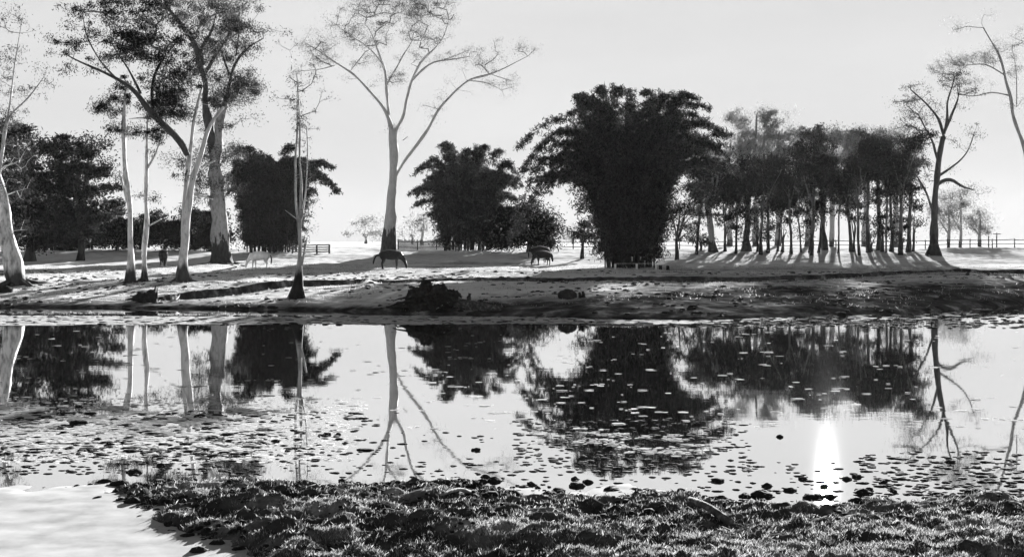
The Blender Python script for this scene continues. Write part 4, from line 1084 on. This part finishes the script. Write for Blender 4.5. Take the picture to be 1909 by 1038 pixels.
# near shore log and branch
def npt(px, py, up=0.0):
    D = 8.0
    while D < 20:
        x = X(px, D)
        if gz(x, D) >= H + (HZ - py) / FPX * D: break
        D += .03
    return np.array([X(px, D), D, gz(X(px, D), D) + up])
log("fallen_log", "cut log lying end up on the near bank, right of centre in the foreground", [npt(1286, 938, .05), npt(1310, 952, .07), npt(1340, 968, .06), npt(1362, 982, .04)], [.03, .045, .05, .045], M_WOOD_MD)
log("branch", "pale dead branch on the near mud in the middle of the foreground", [npt(822, 930, .03), npt(842, 924, .06), npt(862, 921, .07), npt(876, 926, .03)], [.012, .022, .025, .03], M_WOOD_GY, "branch")

# ------------------------------------------------------------------ mud clods standing in the shallows
CL = [(905, 889, 9), (900, 897, 10), (922, 896, 16), (990, 903, 9), (1042, 915, 14), (1022, 921, 10), (1075, 905, 16), (1095, 899, 10), (1142, 915, 18), (1072, 893, 8), (1186, 914, 14), (1240, 924, 12), (610, 810, 8), (631, 810, 5),
      (1338, 896, 13), (1430, 906, 10), (1419, 923, 22), (1472, 914, 12), (1497, 893, 8), (1580, 893, 9), (1597, 889, 9), (1536, 907, 8), (1508, 927, 13), (1525, 926, 14), (1547, 926, 12), (1610, 919, 18), (1621, 914, 8),
      (1647, 901, 8), (1666, 917, 6), (1764, 944, 12), (1802, 941, 14), (1771, 861, 10), (1454, 814, 6), (887, 839, 9), (223, 904, 20), (195, 898, 14), (250, 880, 16), (300, 868, 8), (1620, 952, 18), (1640, 944, 12), (1700, 946, 14),
      (1390, 925, 12), (1600, 962, 30), (1850, 930, 16), (1820, 915, 12), (1270, 916, 9), (183, 820, 7), (205, 830, 10), (148, 790, 18), (118, 808, 8)]
REG = [(0, 400, 700, 870, "in the left weed mat"), (0, 400, 870, 1000, "off the near bank's left tip"), (400, 800, 700, 880, "in water below the thin shore gum"),
       (800, 1110, 800, 1000, "off the near bank below the middle bamboo"), (1110, 1300, 800, 1000, "off the near bank below the giant bamboo"),
       (1300, 1470, 800, 1000, "just left of the sun glitter"), (1470, 1640, 800, 1000, "in the bright sun glitter"), (1640, 1909, 800, 1000, "right of the sun glitter")]
def clod_label(i):
    px, py, w = CL[i]
    for x0, x1, y0, y1, t in REG:
        if x0 <= px < x1 and y0 <= py < y1:
            mem = sorted(j for j in range(len(CL)) if x0 <= CL[j][0] < x1 and y0 <= CL[j][1] < y1)
            mem.sort(key=lambda j: CL[j][0])
            return ("small" if w < 10 else "large" if w > 15 else "middling") + " mud clod, " + ORD[mem.index(i)] + " from the left, " + t
    return "wet mud clod out in the water"
for i, (px, py, w) in enumerate(CL):
    D = H * FPX / (py - HZ); x = X(px, D); s = D / FPX
    b = Buf(); b.blob((x, D, .0), (w * s, w * s * .8, max(.04, w * s * .42)), 40 + i, 14, 8, .4, 2.2)
    tag(b.build("mud_clod", M_MUD, None, (x, D, 0)), clod_label(i), "clod", "mud clods standing in the shallows")

# ------------------------------------------------------------------ stuff: floating weed, grass, bank rubble
def flakes(n, gen, size, z=0.006, sides=1):
    """thin irregular pads lying on the water"""
    p = gen(n); n = len(p)
    r = size(n)
    th0 = rng.uniform(0, 2 * math.pi, n)
    V = []
    k = 6
    cen = np.column_stack([p, np.full(n, z)])
    rr = r[:, None] * rng.uniform(.55, 1.2, (n, k))
    th = th0[:, None] + np.arange(k)[None] / k * 2 * math.pi
    el = rng.uniform(.7, 2.2, n)[:, None]
    zz = z + rng.uniform(-.003, .009, (n, 1)) * np.ones((1, k))
    ring = np.stack([cen[:, None, 0] + np.cos(th) * rr * el, cen[:, None, 1] + np.sin(th) * rr, zz], -1)
    V = ring.reshape(-1, 3)
    i = np.arange(n)[:, None] * k
    Q = np.concatenate([i + [0, 1, 2, 3], i + [0, 3, 4, 5]], 0)
    return V, Q
def pxgen(x0, x1, y0, y1, dens=None):
    def g(n):
        px = rng.uniform(x0, x1, n); py = rng.uniform(y0, y1, n)
        if dens is not None:
            k = rng.uniform(0, 1, n) < dens(px, py); px, py = px[k], py[k]
        D = H * FPX / (py - HZ)
        return np.column_stack([(px - CX) / FPX * D, D])
    return g
wb = Buf()
def wadd(n, gen, size):
    V, Q = flakes(n, gen, size); wb.add(V, Q)
nz = lambda px, py, a, b_, sd: fbm(px / a, py / b_, sd, 4)
# strip hugging the far shore
def d_strip(px, py):
    bottom = np.interp(px, [-300, 0, 500, 700, 1000, 1300, 1700, 1909], [606, 606, 604, 606, 604, 603, 596, 578])
    top = np.interp(px, [-300, 0, 200, 560, 700, 1100, 1909], [590, 588, 589, 591, 588, 592, 560])
    q = np.interp(px, [700, 1250, 1500, 1909], [.98, .6, .3, .2]); m = nz(px, py, 34, 3, 19)
    return np.where((py < bottom + 5 * (nz(px, py, 60, 5, 3) - .5)) & (py > top) & (m < .35 + q * .6), q, 0)
wadd(26000, pxgen(-300, 2100, 562, 612, d_strip), lambda n: rng.uniform(.05, .20, n))
# mat across the left middle
def d_mat(px, py):
    n = .6 * nz(px, py, 55, 9, 11) + .4 * nz(px, py, 16, 3, 13)
    lim = np.interp(py + 26 * (nz(px, py, 90, 30, 17) - .5), [745, 770, 790, 835, 868], [0.26, .46, .56, .46, .0])
    f = np.interp(px + 90 * (nz(px, py, 40, 12, 29) - .5), [-300, 420, 560, 700], [1, 1, .6, 0])
    return np.where(n < lim * f, .75, .04 * (lim > .1) * (f > .15))
wadd(100000, pxgen(-300, 760, 742, 878, d_mat), lambda n: rng.uniform(.012, .055, n))
o = wb.build("floating_weed", M_WEED, smooth=False); o["kind"] = "stuff"
wb = Buf()
# streaks right of centre
def d_mid(px, py):
    n = nz(px, py, 50, 5, 23)
    band = np.exp(-((py - (800 + (px - 980) * .12)) / 34) ** 2)
    f = np.interp(px, [900, 1000, 1300, 1450], [0, 1, .9, 0])
    return np.where(n < .46 * band * f + .02, .22, .0) * f
wadd(30000, pxgen(900, 1450, 740, 880, d_mid), lambda n: rng.uniform(.012, .05, n))
# sparse dashes everywhere
def d_sp(px, py):
    n = nz(px, py, 46, 4, 37)
    return np.where(n < .31, .9, .02)
wadd(9000, pxgen(-200, 1950, 610, 800, d_sp), lambda n: rng.uniform(.015, .085, n))
o = wb.build("floating_weed", M_WEED_DULL, smooth=False); o["kind"] = "stuff"

# grass on the near bank
def blades(name, m, n, region, hgt, wid, zoff=0.0, lean=0.5):
    x, y = region(n)
    z = ground_z(x, y) + zoff
    n = len(x)
    h = hgt(n, x, y); w = wid * rng.uniform(.6, 1.4, n)
    a = rng.uniform(0, math.pi, n)
    dx = np.cos(a) * w / 2; dy = np.sin(a) * w / 2
    lx = rng.normal(size=n) * lean * h; ly = rng.normal(size=n) * lean * h
    V = np.stack([np.stack([x - dx, y - dy, z - .01], 1), np.stack([x + dx, y + dy, z - .01], 1),
                  np.stack([x + lx * .45 + dx * .6, y + ly * .45 + dy * .6, z + h * .6], 1), np.stack([x + lx, y + ly, z + h], 1)], 1)
    b = Buf(); b.add(V.reshape(-1, 3), np.arange(n * 4).reshape(n, 4))
    o = b.build(name, m, smooth=False); o["kind"] = "stuff"
def near_region(thr_lo, thr_hi, sd):
    def f(n):
        y = 9.0 + rng.uniform(0, 1, n) ** 0.8 * 6.5
        x = rng.uniform(-1, 1, n) * (y * .52 + .4)
        g = ground_z(x, y)
        m = fbm(x * 1.1, y * 2.4, sd, 4) * .75 + .25 * fbm(x * 5, y * 7, sd + 5, 2)
        p = sstep(thr_lo, thr_hi, m + .12 * (11.8 - y) - .07)
        k = (g > .03) & (rng.uniform(0, 1, n) < np.maximum(p, .05 + .22 * (fbm(x * 6, y * 8, sd + 9, 2) > .55)))
        return x[k], y[k]
    return f
blades("dry_grass", M_GRASS, 330000, near_region(.47, .60, 101), lambda n, x, y: rng.uniform(.012, .045, n), .007)
blades("green_grass", M_GRASS_DK, 60000, near_region(.30, .62, 151), lambda n, x, y: rng.uniform(.015, .06, n), .010)
# tufts over the far bank, thickest along the lip of the cut
def far_region(n):
    px = rng.uniform(-100, 2010, n); y = 50 + rng.uniform(0, 1, n) * 45
    x = (px - CX) / FPX * y
    g = ground_z(x, y)
    m = fbm(x * .5, y * .8, 201, 4)
    k = (g > .08) & (rng.uniform(0, 1, n) < sstep(.42, .62, m) * np.where((x < -3) | (g > 1.0), 1, .45))
    return x[k], y[k]
blades("bank_grass", M_GRASS, 60000, far_region, lambda n, x, y: rng.uniform(.03, .12, n), .035)
# mud crumbs along the near waterline
cb = Buf()
def crumbs(n, sel, zr, rr, seed=1):
    x = rng.uniform(-7.6, 8.2, n); y = rng.uniform(9.2, 16.0, n)
    g = ground_z(x, y); k = sel(x, y, g); x, y, g = x[k], y[k], g[k]
    for i in range(len(x)):
        r = rr * rng.uniform(.4, 1.5) 
        cb.blob((x[i], y[i], max(g[i], 0) + r * .1), (r * 1.2, r, r * .7), int(i) % 97, 7, 5, .4, 2.2)
crumbs(900, lambda x, y, g: (g > -.10) & (g < .10) & (y > 11) & (fbm(x * 1.3, y * 2, 307, 3) > .52) & (np.abs(x) < y * .52 + .3), 0, .06)
for (n_, px0, px1, y0_, y1_) in ((2600, -60, 1980, 46, 78),):
    pp_ = rng.uniform(px0, px1, n_); yy_ = rng.uniform(y0_, y1_, n_); xx_ = (pp_ - CX) / FPX * yy_
    zz_ = ground_z(xx_, yy_); kk_ = (zz_ > -.02) & (fbm(xx_ * .4, yy_ * .5, 411, 3) > .46)
    for x, y, z in zip(xx_[kk_], yy_[kk_], zz_[kk_]):
        rr = rng.uniform(.03, .11) * (1.6 if z < .15 else 1)
        cb.blob((x, y, z), (rr * 1.7, rr, rr * .7), int(x * 11) % 90, 7, 5, .4)
crumbs(16000, lambda x, y, g: (g > -.05) & (g < .12) & (fbm(x * 2, y * 3, 301, 3) > .50) & (np.abs(x) < y * .52 + .3), 0, .028)
crumbs(9000, lambda x, y, g: (g > .1) & (fbm(x * 2, y * 3, 331, 3) < .45) & (np.abs(x) < y * .52 + .3), 0, .018)
crumbs(9000, lambda x, y, g: (x < 1) & (g <= .0) & (y < 14.9) & (rng.uniform(0, 1, len(x)) < np.exp(g / .07)), 0, .022)
crumbs(2500, lambda x, y, g: (x < 1) & (g <= .0) & (y < 14.9) & (rng.uniform(0, 1, len(x)) < np.exp(g / .55) * .5), 0, .010)
nst = 150
xs_ = rng.uniform(-6.5, 7.5, nst); ys_ = rng.uniform(9.6, 15.4, nst)
tb_ = Buf()
for x, y in zip(xs_, ys_):
    z = gz(x, y)
    if z < .02: continue
    a = rng.uniform(0, math.pi); L = rng.uniform(.06, .35)
    p1 = (x + math.cos(a) * L * .5, y + math.sin(a) * L * .5); p2 = (x + math.cos(a + .3) * L, y + math.sin(a + .3) * L)
    rr = rng.uniform(.004, .009)
    tb_.tube([[x, y, z + .01], [p1[0], p1[1], max(gz(*p1), 0) + rng.uniform(.01, .05)], [p2[0], p2[1], max(gz(*p2), 0) + rng.uniform(.0, .06)]], [rr, rr, rr * .5], 5)
o = tb_.build("twig_litter", M_WOOD_GY); o["kind"] = "stuff"
o = cb.build("mud_rubble", M_MUD); o["kind"] = "stuff"
# dark specks floating among the weed
sb = Buf()
for (n, g, lo, hi) in ((260, pxgen(0, 1250, 588, 606), .05, .13), (1000, pxgen(-50, 760, 765, 885, lambda px, py: np.interp(px, [0, 450, 760], [1, .9, 0])), .015, .05), (280, pxgen(0, 700, 770, 850, lambda px, py: np.interp(px, [0, 450, 700], [1, .8, 0])), .04, .09), (300, pxgen(620, 1909, 860, 935), .015, .05), (420, pxgen(960, 1400, 780, 880), .015, .05), (260, pxgen(1600, 1909, 840, 930), .02, .06), (500, pxgen(1300, 1909, 575, 612), .04, .14), (60, pxgen(640, 1300, 800, 880), .02, .05)):
    for q in g(n):
        r = rng.uniform(lo, hi)
        sb.blob((q[0], q[1], .0), (r * rng.uniform(1, 2), r, r * .35), int(q[0] * 13) % 90, 7, 5, .3)
o = sb.build("floating_debris", M_MUD); o["kind"] = "stuff"

# ------------------------------------------------------------------ air
HAZE = 0.000035
if HAZE:
    b = Buf(); b.box((0, 560, 22.5), (2900, 1290, 48.0))
    m, n, l = mat("haze_air")
    o_ = n.new("ShaderNodeOutputMaterial"); v = n.new("ShaderNodeVolumePrincipled")
    v.inputs['Color'].default_value = g4(0.95); v.inputs['Density'].default_value = HAZE; v.inputs['Anisotropy'].default_value = 0.3
    l.new(v.outputs[0], o_.inputs['Volume'])
    h_ = b.build("haze", m, smooth=False); h_["kind"] = "stuff"
